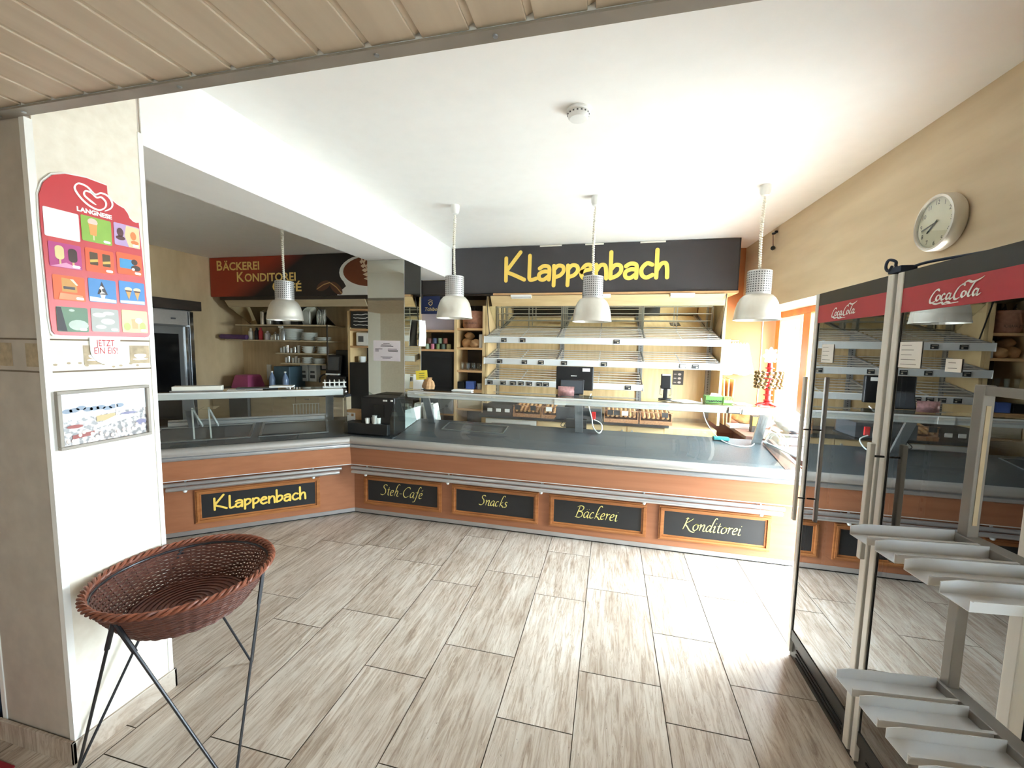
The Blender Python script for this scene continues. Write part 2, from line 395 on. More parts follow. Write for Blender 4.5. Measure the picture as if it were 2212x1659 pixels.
SCRIPT = {
 'S': (1.05, [[(.95, 1.62), (.75, 1.8), (.4, 1.72), (.34, 1.35), (.7, .95), (.74, .4), (.35, .02), (-.15, .12)]]),
 't': (.55, [[(.3, 1.45), (.2, .6), (.22, .12), (.45, .08)], [(.02, .98), (.5, 1.02)]]),
 'e': (.72, [[(.1, .45), (.5, .62), (.55, .92), (.3, .95), (.08, .5), (.2, .06), (.62, .2)]]),
 'h': (.9, [[(.95, 1.95), (.7, 2.05), (.45, 1.6), (.12, .02)], [(.2, .5), (.5, .95), (.68, .8), (.56, .2), (.7, .02), (.95, .15)]]),
 '-': (.75, [[(.1, .5), (.6, .52)]]),
 'C': (1.25, [[(1.2, 1.45), (1.05, 1.75), (.6, 1.65), (.12, 1.0), (.15, .3), (.55, 0), (1.1, .3)]]),
 'a': (.88, [[(.72, .88), (.4, .96), (.1, .55), (.15, .08), (.42, .15), (.68, .7)], [(.74, .95), (.62, .3), (.68, .04), (.9, .15)]]),
 'f': (.7, [[(1.0, 1.8), (.8, 2.0), (.55, 1.5), (.3, .2), (.05, -.55), (-.3, -.65)], [(.1, .98), (.75, 1.0)]]),
 'é': (.72, [[(.1, .45), (.5, .62), (.55, .92), (.3, .95), (.08, .5), (.2, .06), (.62, .2)], [(.42, 1.25), (.66, 1.6)]]),
 'n': (.92, [[(.02, .82), (.2, .95), (.12, .02)], [(.18, .5), (.5, .95), (.68, .85), (.58, .15), (.72, .02), (.92, .15)]]),
 'c': (.72, [[(.58, .82), (.35, .97), (.08, .5), (.18, .06), (.62, .2)]]),
 'k': (.85, [[(.95, 1.85), (.75, 2.05), (.48, 1.7), (.1, .02)], [(.7, .95), (.22, .5), (.5, .3), (.75, .0), (.95, .1)]]),
 's': (.68, [[(.6, .88), (.35, .98), (.22, .7), (.48, .4), (.36, .04), (.0, .1)]]),
 'B': (1.1, [[(.4, 1.7), (.22, .8), (.05, .0)], [(.0, 1.55), (.5, 1.8), (.95, 1.6), (.8, 1.1), (.3, .95), (.85, .8), (.9, .25), (.5, -.02), (-.1, .05)]]),
 'ä': (.88, [[(.72, .88), (.4, .96), (.1, .55), (.15, .08), (.42, .15), (.68, .7)], [(.74, .95), (.62, .3), (.68, .04), (.9, .15)], [(.36, 1.28), (.4, 1.36)], [(.68, 1.28), (.72, 1.36)]]),
 'r': (.62, [[(.02, .82), (.2, .95), (.12, .02)], [(.18, .55), (.4, .92), (.62, .9)]]),
 'i': (.5, [[(.02, .75), (.22, .95), (.14, .2), (.24, .02), (.48, .15)], [(.3, 1.3), (.34, 1.4)]]),
 'K': (1.3, [[(.4, 1.75), (.24, .8), (.05, .0)], [(.15, 1.6), (.4, 1.75), (.55, 1.6)], [(1.2, 1.75), (.75, 1.3), (.28, .85), (.6, .4), (1.0, -.1), (1.5, -.3), (1.7, -.15)]]),
 'o': (.85, [[(.4, .95), (.1, .6), (.14, .1), (.42, .02), (.7, .4), (.62, .85), (.4, .95), (.8, .8)]]),
 'd': (.92, [[(.62, .85), (.35, .95), (.08, .5), (.14, .06), (.42, .15), (.7, .8)], [(1.25, 2.0), (1.05, 2.1), (.85, 1.6), (.62, .3), (.7, .03), (.9, .15)]]),
}
def write(mb, s, font, pl, x0, y0, width, w, nib=None, slant=0.0, h=0.002, yscale=1.0):
    total = sum(font[c][0] for c in s); k = width / total; x = x0; step = w * .012
    for c in s:
        adv, strokes = font[c]
        for st in strokes:
            pts = [(x + (px + slant * py) * k, y0 + py * k * yscale) for px, py in st]
            sm = [(p[0], p[1]) for p in catmull([(a, b, 0) for a, b in pts], 5)] if len(pts) > 2 else pts
            if nib and len(sm) == 2: sm = [(sm[0][0] + (sm[1][0] - sm[0][0]) * t / 4, sm[0][1] + (sm[1][1] - sm[0][1]) * t / 4) for t in range(5)]
            ribbon(mb, sm, w, pl, h, nib=nib); h += step
        x += adv * k
    return k
# ================================================================ the room
CZ = 2.86; WZ = 2.408
def rwx(y): return 1.505 + (5.45 - y) * 0.03          # the right wall stands a little askew
XL, YB, YR = -5.75, 5.45, -1.8
# floor: travertine tiles in columns of two widths, staggered joints read off the photo
fl = MB(); tiles = []
cols = {-2.242: [1.41, 2.215, 2.81], -1.905: [1.942, 2.905], -1.566: [1.253, 2.13, 2.76], -1.168: [1.76, 2.57], -.829: [2.008, 2.795], -.431: [1.643, 2.60, 3.2],
        -.092: [1.2, 2.005, 2.76], .306: [1.806, 2.403], .647: [1.3, 2.105, 2.87], 1.044: [1.9, 2.666]}
xs = [-.829 + .737 * k for k in range(-8, 5)]; xs = sorted(xs + [x - .339 for x in xs])
rf = random.Random(3)
for i in range(len(xs) - 1):
    x0, x1 = max(xs[i], -5.9), min(xs[i + 1], 2.0)
    if x1 - x0 < .02: continue
    key = min(cols, key=lambda c: abs(c - xs[i])); js = list(cols[key]) if abs(key - xs[i]) < .03 else [1.2 + rf.random() * .8]
    while js[0] > YR: js.insert(0, js[0] - rf.uniform(.6, .95))
    while js[-1] < 5.6: js.append(js[-1] + rf.uniform(.6, .95))
    for a, b in zip(js, js[1:]):
        g = .0021
        fl.quad((x0 + g, a + g, 0), (x1 - g, a + g, 0), (x1 - g, b - g, 0), (x0 + g, b - g, 0)); tiles.append((rf.random(), rf.random(), rf.random()))
floor = fl.build('floor', 'travertine'); floor['kind'] = 'structure'
att = floor.data.attributes.new('tile', 'FLOAT_VECTOR', 'FACE')
for k, t in enumerate(tiles): att.data[k].vector = t
gr = MB(); gr.box(-5.95, 2.05, YR - .1, 5.6, -.12, -.004); struct('floor_grout', gr, 'grout')

w = MB(); w.box(XL - .1, 2.3, YB, YB + .15, 0, CZ); struct('wall_back', w, 'wall_wood_back')
w = MB(); w.box(1.22, 1.91, YB - .012, YB, 0, CZ); struct('wall_corner', w, 'wall_orange')
w = MB(); w.box(XL - .15, XL, YR, YB, 0, CZ); struct('wall_left', w, 'wall_wood_back')
# right wall with the glazed opening towards the street
w = MB()
def wedge(y0, y1, z0, z1, xo=1.95): w.prism([(rwx(y0), y0, z0), (xo, y0, z0), (xo, y1, z0), (rwx(y1), y1, z0)], (0, 0, z1 - z0))
wedge(2.45, 5.45, 2.10, CZ); wedge(-.3, 2.45, 0, CZ); wedge(YR, -1.1, 0, CZ); wedge(-1.1, -.3, 0, 1.1); wedge(-1.1, -.3, 2.0, CZ)
struct('wall_right', w, 'wall_wood')
# wall behind the camera, then an unseen window added to brighten the near side
w = MB(); w.box(XL, 1.98, YR - .15, YR, 0, CZ); struct('wall_front', w, 'pillar_laminate')
w = MB(); q = rwx(0) + .08
for y in (-1.1, -.36): w.box(q, q + .08, y, y + .06, 1.1, 2.0)
for z in (1.1, 1.94): w.box(q, q + .08, -1.04, -.36, z, z + .06)
f2 = struct('fill_window', w, 'corner_white')
g = MB(); g.box(q + .037, q + .043, -1.04, -.36, 1.16, 1.94); g.build('pane', 'window_glass', f2)
w = MB(); w.box(XL, XL + .012, YR, 1.0, 0, WZ); struct('wall_near', w, 'pillar_laminate')
w = MB(); w.box(XL, -5.55, YR, -1.25, 0, WZ); struct('pillar_corner', w, 'corner_white')
# ceilings
w = MB(); w.box(XL - .1, 2.0, 1.04, YB + .1, CZ, CZ + .1); struct('ceiling', w, 'white_paint')
w = MB(); k = 0; x = -5.826
wc = MB()
while x < 1.95:
    wc.box(x, x + .122, YR - .1, 1.006, WZ, WZ + .02)
    wc.prism([(x + .122, YR - .1, WZ + .004), (x + .122, YR - .1, WZ + .02), (x + .1406, YR - .1, WZ + .02), (x + .1406, YR - .1, WZ + .012)], (0, 2.9, 0)); x += .1406
wc.box(-5.85, 2.0, YR - .1, 1.006, WZ + .02, WZ + .06)
struct('ceiling_boards', wc, 'ceiling_board', bevel=.002)
w = MB(); w.box(-5.85, 1.66, 1.006, 1.04, WZ + .0, CZ); struct('ceiling_riser', w, 'white_paint')
w = MB(); w.prism([(-5.85, 1.002, WZ - .01), (-5.85, 1.042, WZ - .01), (-5.85, 1.042, WZ + .03), (-5.85, 1.04, WZ + .03), (-5.85, 1.04, WZ - .004), (-5.85, 1.002, WZ - .004)], (7.5, 0, 0))
tr = struct('trim_1', w, 'grey_paint')
w = MB()
for x in (-2.7, -2.05, -1.93, -1.27, -.62, -.3, .36): w.lathe([(.0, .003), (.006, .003), (.007, 0)], 10, (x, 1.022, WZ - .01), Matrix.Rotation(PI, 3, 'X'))
w.build('screw', 'steel', tr)
# pillar, beam, mirrored column
PX0, PX1, PY0, PY1 = -2.375, -1.97, 1.04, 1.41
w = MB(); w.box(PX0, PX1 - .006, PY0 + .006, PY1, 0, CZ); pil = struct('pillar', w, 'pillar_laminate_shaded')
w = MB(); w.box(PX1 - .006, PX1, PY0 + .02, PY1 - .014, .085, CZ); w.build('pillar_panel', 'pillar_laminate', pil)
w = MB(); w.box(PX1 - .022, PX1 + .003, PY0, PY0 + .022, .0, WZ - .01); w.box(PX0 - .003, PX0 + .02, PY0 + .002, PY0 + .012, .0, WZ - .01); w.box(PX1 - .01, PX1 + .003, PY1 - .016, PY1 + .003, .09, 2.52); w.build('corner_guard', 'corner_white', pil)
w = MB()
for z in (1.645, 1.527):
    w.box(PX1, PX1 + .001, PY0 + .022, PY1 - .016, z - .003, z + .003); w.box(PX0 + .02, PX1 - .022, PY0 + .004, PY0 + .006, z - .003, z + .003)
w.build('joint', 'joint_brown', pil)
pp = Plane((PX1, PY0, 0), (0, 1, 0)); w = MB(); rb = random.Random(5)
for y0, z0 in ((.118, 1.54), (.275, 1.54)): shape(w, [(y0, z0 + .01), (y0 + .075, z0 + .01), (y0 + .075, z0 + .085), (y0, z0 + .085)], pp, .0012)
for k in range(9): shape(w, ell(.03 + .035 * k + rb.uniform(-.01, .01), 1.537 + rb.uniform(0, .022), .006, .0042, 8), pp, .0018)
pf = Plane((PX0, PY0 + .006, 0), (1, 0, 0))
for y0 in (.02, .17, .31): shape(w, [(y0, 1.545), (y0 + .07, 1.545), (y0 + .07, 1.63), (y0, 1.63)], pf, .001)
w.build('coffee_print', 'band_print', pil)
w = MB()
for y0 in (.118, .275):
    shape(w, ell(y0 + .038, 1.585, .024, .014, 16, PI, 2 * PI), pp, .0025); shape(w, ell(y0 + .038, 1.568, .03, .004, 14), pp, .0025); shape(w, ell(y0 + .038, 1.586, .024, .004, 14), pp, .0026)
w.build('cup_print', 'white_print', pil)
w = MB(); w.box(PX1, PX1 + .012, PY0 - .012, PY1 + .012, 0, .09); w.box(PX0 - .012, PX1 + .012, PY0 - .012, PY0, 0, .09); w.box(PX1 - .3, PX1 + .012, PY1, PY1 + .012, 0, .09); struct('baseboard_pillar', w, 'travertine', bevel=.002)
w = MB(); w.box(-2.375, -1.97, 1.41, 4.93, 2.475, CZ); struct('ceiling_beam', w, 'white_paint')
w = MB(); w.box(-2.365, -1.976, 3.706, 4.06, 0, 2.475); col = struct('column', w, 'white_paint')
w = MB(); w.box(-2.37, -1.972, 3.70, 3.706, 1.0, 2.472); w.build('mirror_front', 'mirror', col)
w = MB(); w.box(-1.976, -1.97, 3.703, 4.06, 1.0, 2.472); w.build('mirror_side', 'mirror', col)
for q in ((-1.973, -1.9685, 3.698, 3.703), (-1.974, -1.968, 4.06, 4.066)): w = MB(); w.box(*q, 1.0, 2.472); w.build('edge_strip', 'aluminium', col)
# street window: frame, glass, timber jamb, sill bench
w = MB(); w.box(1.86, 1.94, 5.32, 5.40, .816, 2.04); w.box(1.86, 1.94, 2.5, 5.4, 2.04, 2.1); wi = struct('window_1', w, 'wood_frame', bevel=.004)
w = MB(); w.box(1.87, 1.93, 5.26, 5.318, .817, 2.038); w.box(1.87, 1.93, 4.74, 4.80, .817, 2.038); w.box(1.87, 1.93, 4.8, 5.26, .817, .86); w.box(1.87, 1.93, 4.8, 5.26, 1.99, 2.038); w.build('sash', 'corner_white', wi, bevel=.003)
w = MB(); w.box(1.86, 1.94, 4.55, 4.70, .816, 2.04); w.box(1.86, 1.94, 3.44, 3.56, .816, 2.04); w.box(1.86, 1.94, 2.45, 2.53, 0, 2.04); w.build('jamb', 'wood_frame', wi, bevel=.004)
w = MB(); w.box(1.897, 1.903, 4.80, 5.255, .86, 1.99); w.box(1.897, 1.903, 3.56, 4.55, .8, 2.04); w.box(1.897, 1.903, 2.53, 3.44, .02, 2.04); w.build('pane', 'window_glass', wi)
w = MB(); w.box(1.50, 1.95, 3.5, 5.45, 0, .78); struct('wall_sill', w, 'wall_orange')
w = MB(); w.box(1.34, 1.95, 4.45, 5.43, .78, .815); w.box(1.48, 1.95, 3.5, 4.45, .78, .815); struct('window_sill', w, 'sill_brown', bevel=.003)
# outdoors
w = MB(); w.box(1.96, 14, -9, 16, -.2, -.06); w.box(-12, 1.96, -14, -1.96, -.2, -.06); struct('pavement', w, 'pavement')
w = MB()
for r in range(34):
    for c in range(2):
        x = 1.97 + c * .21 - (r % 2) * .105
        w.box(max(1.96, x), min(2.32, x + .2), 5.42, 5.6, r * .083, r * .083 + .073)
br = struct('exterior_wall', w, 'brick', bevel=.004)
w = MB(); w.box(1.955, 2.31, 5.43, 5.61, -.05, 2.85); w.build('mortar', 'pavement', br)
# ================================================================ counters
C0 = Vector((-2.381, 3.457, 0))
def cframe(ux, uy, vx, vy): return Matrix(((ux, vx, 0, C0.x), (uy, vy, 0, C0.y), (0, 0, 1, 0), (0, 0, 0, 1)))
FM = cframe(1, 0, 0, -1)                       # main counter: u to the right, v towards the customer
FL = cframe(-.7772, -.6293, .6293, -.7772)     # short counter, turned about 39 degrees
MIT = .354
def sweep(mb, prof, u1, miter=True, u0=0.0):
    n = len(prof)
    a = [((MIT * v if miter else u0), v, z) for v, z in prof]; b = [(u1, v, z) for v, z in prof]
    return mb.add(a + b, [tuple(range(n)), tuple(range(n, 2 * n))[::-1]] + [(i, (i + 1) % n, n + (i + 1) % n, n + i) for i in range(n)])
def frame_sign(parent, xf, u0, u1, z0, z1, kind_label):
    fr = MB(xf); wd_ = .042
    for r, (dep, ins) in enumerate(((.014, 0), (.02, .012), (.009, .028))):
        o = ins; i = ins + (.012, .016, .014)[r]
        for a, b, c, d in ((u0 + o, u1 - o, z0 + o, z0 + i), (u0 + o, u1 - o, z1 - i, z1 - o), (u0 + o, u0 + i, z0 + i, z1 - i), (u1 - i, u1 - o, z0 + i, z1 - i)): fr.box(a, b, 0, dep, c, d)
    pm = MB(xf); pm.box(u0 + wd_, u1 - wd_, 0, .006, z0 + wd_, z1 - wd_)
    p = pm.build('sign_panel', 'board_black', parent); fr.build('sign_frame', 'cherry_frame', p, bevel=.002)
    p['label'] = kind_label
    return p
def counter(name, label, xf, L, frames, glass_u, rails, posts, curved, cat='counter'):
    t = thing(name, label, cat, tuple(C0))
    m = MB(xf); sweep(m, [(-.03, 0), (-.012, 0), (-.012, .014), (-.03, .014)], L); m.build('plinth_gap', 'black', t)
    m = MB(xf); sweep(m, [(-.03, .014), (.003, .014), (.004, .05), (-.03, .05)], L); m.build('plinth', 'aluminium', t)
    m = MB(xf); sweep(m, [(-.02, .05), (0, .05), (0, .53), (-.02, .53)], L); m.build('base_panel', 'cherry', t)
    m = MB(xf); sweep(m, [(0, .512), (.099, .512), (.099, .518), (0, .518)], L); m.build('edge_strip', 'white_profile', t)
    m = MB(xf); sweep(m, [(0, .518), (.097, .518), (.126, .684), (0, .684)], L); m.build('fascia', 'cherry', t)
    m = MB(xf); sweep(m, [(0, .684), (.128, .684), (.138, .690), (.140, .702), (.138, .713), (.128, .719), (0, .719)], L); m.build('lower_moulding', 'aluminium', t, smooth=True)
    m = MB(xf); sweep(m, [(0, .719), (.122, .719), (.122, .727), (.136, .730), (.142, .742), (.140, .762), (.128, .778), (.105, .784), (.06, .778), (.03, .768), (0, .76)], L); m.build('ledge', 'aluminium_soft', t, smooth=True)
    m = MB(xf); sweep(m, [(.035, .768), (.035, .74), (-.565, .84), (-.565, .866)], L, miter=False, u0=glass_u[0]); m.build('worktop', 'deck', t)
    m = MB(xf); m.box(glass_u[0], L - .02, -.545, -.555, .02, .84); m.box(glass_u[0], L - .02, -.55, -.03, .02, .06); m.build('back_panel', 'maple_grey', t)
    r0, r1 = rails
    for v, z, du, nm in ((.098, .484, .02, 'bag_rail'), (.122, .454, 0, 'bag_rail')):
        m = MB(xf); m.tube([(r0 - du, v, z), (r1 + du, v, z)], .0165, 14); o = m.build(nm, 'aluminium', t, smooth=True)
    for u in posts[0]: m = MB(xf); m.tube([(u, 0, .47), (u, .1, .47)], .006, 6); m.box(u - .006, u + .006, .09, .1, .47, .515); m.build('rail_bracket', 'aluminium', t)
    for u in posts[0]:
        m = MB(xf); m.lathe([(0, -.016), (.011, -.012), (.016, 0), (.012, .012), (0, .016)], 12, (u, .118, .434)); m.build('knob', 'white_profile', t, smooth=True)
    # glass superstructure
    prof = [(.072, .783), (.078, .84), (.074, .91), (.058, .98), (.028, 1.045), (-.02, 1.10), (-.08, 1.145), (-.15, 1.176), (-.225, 1.19)] if curved else \
           [(.06, .781), (.055, .87), (.04, .96), (.0, 1.05), (-.07, 1.12), (-.14, 1.165), (-.2, 1.19)]
    for a, b in zip(glass_u[1:], glass_u[2:]):
        m = MB(xf); cv = [(q.x, q.y) for q in catmull([(v, z, 0) for v, z in prof], 3)]
        m.grid([[(u, v, z) for v, z in cv] for u in (a + .0015, b - .0015)]); m.build('front_glass', 'counter_glass', t, smooth=True)
    for u in (glass_u[1], glass_u[-1]):
        m = MB(xf); cv = [(q.x, q.y) for q in catmull([(v, z, 0) for v, z in prof], 3)] + [(-.30, 1.19), (-.46, .86)]
        m.prism([(u - .003, v, z) for v, z in cv], (.006, 0, 0)); m.build('side_glass', 'counter_glass', t)
    m = MB(xf); m.box(glass_u[1] + .02, glass_u[-1] + .03, -.53, -.25, 1.192, 1.200); m.build('glass_shelf', 'counter_glass', t)
    m = MB(xf); sweep(m, [(-.25, 1.135), (-.236, 1.14), (-.232, 1.185), (-.24, 1.20), (-.25, 1.202)], glass_u[-1] + .035, miter=False, u0=glass_u[1] + .015); m.build('shelf_profile', 'white_profile', t, smooth=True)
    m = MB(xf); m.box(glass_u[1] + .02, glass_u[-1] + .03, -.262, -.238, 1.2005, 1.2035); m.build('shelf_edge', 'foil_brown', t)
    for u in posts[1]:
        m = MB(xf)
        for d in (-.022, 0, .022): m.bar((u + d, -.475, .845), (u + d, -.29, 1.19), .019, .028, up=(1, 0, 0))
        m.build('shelf_post', 'aluminium', t)
    return t
main = counter('shop_counter', 'long cherry wood bakery counter with curved glass and four black name panels', FM, 3.82, None,
               (.43, .43, 1.66, 2.53, 3.71), (.06, 3.67), ((.2, 1.02, 1.86, 2.69, 3.53), (.6, 2.12, 3.65)), True)
for (x0, x1), wtxt, (tx, tw, tz) in (((-2.272, -1.467), 'Steh-Café', (-2.09, .43, .212)), ((-1.364, -.559), 'Snacks', (-1.10, .26, .222)), ((-.464, .345), 'Bäckerei', (-.235, .35, .21)), ((.44, 1.262), 'Konditorei', (.625, .43, .208))):
    p = frame_sign(main, FM, x0 - C0.x, x1 - C0.x, .105, .388, 'black name panel in a wooden frame reading ' + wtxt)
    m = MB(); k = write(m, wtxt, SCRIPT, Plane((0, C0.y - .0065, 0), (1, 0, 0)), tx, tz, tw, .0095, nib=(.6, .0035), slant=.16, h=.001); m.build('lettering', 'letter_cream', p)
m = MB(FM); m.prism([(3.70, .03, .772), (3.70, -.47, .86), (3.74, -.47, .90), (3.78, .03, .80)], (.03, 0, 0)); m.box(3.70, 3.82, -.55, .03, .6, .775); m.build('end_panel', 'sill_brown', main)
m = MB(FM); m.bar((3.715, -.47, .872), (3.765, .06, .875), .012, .01); m.build('glass_clip', 'white_profile', main)
m = MB(FM)
for a, b, c, d in ((.78, 1.42, -.50, -.49), (.78, 1.42, -.30, -.29), (.78, .79, -.49, -.30), (1.41, 1.42, -.49, -.30)): m.prism([(a, c, .768 + (.035 - c) * .163 + .001), (b, c, .768 + (.035 - c) * .163 + .001), (b, d, .768 + (.035 - d) * .163 + .001), (a, d, .768 + (.035 - d) * .163 + .001)], (0, 0, .006))
m.build('well_rim', 'steel', main)
m = MB(FM); m.prism([(-.12, .03, .77), (.43, .03, .77), (.43, -.62, .785), (.62, -.62, .785), (.62, -.9, .785), (-.3, -.9, .785)], (0, 0, .012)); m.build('corner_worktop', 'worktop', main)

side = counter('snack_counter', 'short angled cherry wood counter with a glass display and one yellow lettered panel', FL, 2.3, None,
               (.02, .06, 2.25), (.14, 1.42), ((.36, 1.3), (.2, 1.35)), False)
p = frame_sign(side, FL, .308, 1.262, .105, .395, 'black panel in a wooden frame with yellow handwritten lettering')
d_ = Vector((-.7772, -.6293, 0)); n_ = Vector((.6293, -.7772, 0))
m = MB(); write(m, 'Klappenbach', HAND, Plane(C0 + n_ * .0065, -d_), -1.135, .207, .712, .0165, h=.001, yscale=.98); m.build('lettering', 'letter_yellow', p)
m = MB(FL)
for u0, u1 in ((.22, .80), (.86, 1.6)):
    zf = lambda v: .768 + (.035 - v) * .163 + .004
    for a, b, c, d in ((u0, u1, -.10, -.12), (u0, u1, -.46, -.48), (u0, u0 + .02, -.12, -.46), (u1 - .02, u1, -.12, -.46)): m.prism([(a, c, zf(c)), (b, c, zf(c)), (b, d, zf(d)), (a, d, zf(d))], (0, 0, .008))
m.build('well_rim', 'steel', side)
m = MB(FL); m.tube([(.16, -.53, .905), (1.55, -.53, .905)], .014, 10); m.box(.16, 1.55, -.55, -.51, .86, .895); m.build('back_rail', 'aluminium', side)
m = MB(FL); m.lathe([(0, -.012), (.028, -.012), (.034, 0), (.028, .012), (0, .012)], 16, (.055, -.245, 1.168), Matrix.Rotation(PI / 2, 3, 'Y') @ Matrix.Identity(3)); m.build('profile_cap', 'chrome', side, smooth=True)

# ================================================================ drinks fridges
COLA = {  # flowing script, drawn as strokes: a big C, o, c, a, hyphen-like swash, second C, o, l, a
 'strokes': [[(.95, 1.6), (.7, 1.95), (.35, 1.7), (.02, .8), (.0, .1), (.25, -.15), (.7, .1)],
             [(1.05, 1.0), (.8, .9), (.72, .4), (.95, .1), (1.2, .5), (1.08, 1.0)],
             [(1.75, .9), (1.5, 1.05), (1.35, .5), (1.5, .1), (1.85, .4)],
             [(2.35, .95), (2.05, 1.0), (1.92, .4), (2.1, .1), (2.35, .6)], [(2.42, 1.05), (2.32, .3), (2.5, .1), (2.75, .4)],
             [(3.75, 1.75), (3.55, 2.1), (3.15, 1.8), (2.85, .9), (2.85, .2), (3.1, -.1), (3.5, .15)],
             [(3.35, 2.0), (3.9, 2.45), (4.4, 2.2), (5.0, 2.35), (5.5, 2.75)],
             [(3.9, 1.0), (3.65, .9), (3.6, .4), (3.8, .1), (4.05, .5), (3.92, 1.0)],
             [(4.85, 2.2), (4.6, 1.9), (4.3, .5), (4.45, .1), (4.65, .3)],
             [(5.2, .95), (4.9, 1.0), (4.78, .4), (4.95, .1), (5.2, .6)], [(5.28, 1.05), (5.18, .3), (5.32, .1), (5.6, .35)],
             [(.25, -.15), (.9, -.45), (1.5, -.3), (1.75, -.55), (2.1, -.35), (2.6, -.5)]]}
FX = 1.01
def fridge(y0, y1, label, hinge_left):
    yc = (y0 + y1) / 2; t = thing('drinks_fridge', label, 'fridge', (FX + .27, yc, 0), group=None)
    m = MB(); xb = 1.57
    m.box(FX + .03, xb, y0, y0 + .03, .16, 1.95); m.box(FX + .03, xb, y1 - .03, y1, .16, 1.95); m.box(xb - .03, xb, y0 + .03, y1 - .03, .16, 1.95); m.box(FX + .03, xb - .03, y0 + .03, y1 - .03, 1.80, 1.95); m.box(FX + .03, xb - .03, y0 + .03, y1 - .03, .16, .20)
    m.build('cabinet', 'fridge_black', t)
    m = MB(); m.box(xb - .036, xb - .031, y0 + .031, y1 - .031, .2, 1.8); m.box(FX + .04, xb - .036, y0 + .031, y0 + .036, .2, 1.8); m.box(FX + .04, xb - .036, y1 - .036, y1 - .031, .2, 1.8); m.box(FX + .05, xb - .036, y0 + .036, y1 - .036, .2, .206); m.build('liner', 'fridge_liner', t)
    m = MB(); m.box(FX + .012, xb, y0 + .004, y1 - .004, .0, .16); b_ = m.build('base_grille', 'fridge_black', t, bevel=.004)
    m = MB()
    for k in range(5): m.box(FX + .008, FX + .012, y0 + .08, y1 - .08, .03 + k * .022, .038 + k * .022)
    m.build('slot', 'black_matt', b_)
    for yy in (y0 + .09, y1 - .09):
        m = MB(); m.box(FX + .09, FX + .092, yy - .014, yy + .014, .25, 1.78); r_ = m.build('shelf_rail', 'steel', t)
        m = MB()
        for k in range(44): m.box(FX + .0885, FX + .0895, yy - .004, yy + .004, .28 + k * .034, .292 + k * .034)
        m.build('rail_hole', 'black', r_)
    for z in (.62, 1.0, 1.38):
        m = MB()
        for k in range(15): m.tube([(FX + .1, y0 + .06 + k * (y1 - y0 - .12) / 14, z), (xb - .05, y0 + .06 + k * (y1 - y0 - .12) / 14, z)], .0025, 5)
        m.tube([(FX + .1, y0 + .04, z), (FX + .1, y1 - .04, z)], .004, 6); m.build('wire_shelf', 'fridge_liner', t)
    # door
    a, b = y0 + .004, y1 - .004; fw = .036
    m = MB(); m.box(FX - .004, FX + .026, a, a + fw, .035, 1.945); m.box(FX - .004, FX + .026, b - .03, b, .035, 1.945); d = m.build('door', 'fridge_alu', t, bevel=.003)
    m = MB(); m.box(FX, FX + .024, a + fw, b - .03, 1.885, 1.945); m.build('top_rail', 'fridge_black', d)
    m = MB(); m.box(FX, FX + .024, a + fw, b - .03, 1.80, 1.885); hb = m.build('brand_band', 'red_cola', d)
    m = MB(); m.box(FX, FX + .024, a + fw, b - .03, .11, .165); m.build('bottom_rail', 'fridge_black', d)
    m = MB(); m.box(FX + .004, FX + .010, a + fw, b - .03, .165, 1.80); m.build('door_glass', 'fridge_glass', d)
    m = MB()
    for q in ((a + fw, a + fw + .006), (b - .036, b - .03)): m.box(FX + .002, FX + .02, q[0], q[1], .165, 1.80)
    m.build('gasket', 'black', d)
    m = MB(); pl = Plane((FX, yc + .13, 1.822), (0, -1, 0)); 
    for st in COLA['strokes']: ribbon(m, [(p.x * .034, p.y * .019) for p in catmull([(x + .12 * y, y, 0) for x, y in st], 5)], .0085, pl, .0015, nib=(.5, .003))
    ribbon(m, [(.055, -.013), (.115, -.011)], .0025, pl, .0015); m.build('logo', 'white_print', d)
    # bar handle on the far edge
    hy = b - .055 if not hinge_left else b - .025
    m = MB(); m.box(FX - .052, FX - .036, hy - .011, hy + .011, .78, 1.53) if not hinge_left else m.box(FX - .056, FX - .038, hy - .011, hy + .011, .87, 1.32); hd = m.build('handle', 'fridge_alu', d, bevel=.003)
    m = MB()
    for z in ((.90, 1.26) if not hinge_left else (.93, 1.27)): m.tube([(FX - .04, hy, z), (FX + .0, hy, z)], .004, 8)
    m.build('handle_stud', 'black', hd)
    return t
fr1 = fridge(1.822, 2.422, 'glass door drinks fridge standing next to the counter and window', False)
fr2 = fridge(1.21, 1.81, 'glass door drinks fridge standing behind the metal slatted rack', True)
# notes taped to the doors
def note(label, y0, y1, z0, z1, lines, m_='paper'):
    t = thing('taped_note', label, 'note', (FX + .003, (y0 + y1) / 2, z0)); m = MB(); m.box(FX + .0015, FX + .003, y0, y1, z0, z1); m.build('sheet', m_, t)
    m = MB(); pl = Plane((FX + .0015, y1, z0), (0, -1, 0)); rr = random.Random(int(z0 * 100))
    for k in range(lines): ribbon(m, [(.012, (z1 - z0) * (1 - (k + .7) / (lines + .4))), (.012 + rr.uniform(.4, .85) * (y1 - y0), (z1 - z0) * (1 - (k + .7) / (lines + .4)))], .0016, pl, .0008)
    m.build('handwriting', 'fridge_liner', t)
note('small pale note taped inside the fridge nearest the counter', 2.215, 2.325, 1.605, 1.692, 4)
note('larger pale note taped inside the fridge behind the rack', 1.657, 1.765, 1.605, 1.695, 5)
note('small white label inside the fridge behind the rack', 1.49, 1.55, 1.60, 1.64, 2)
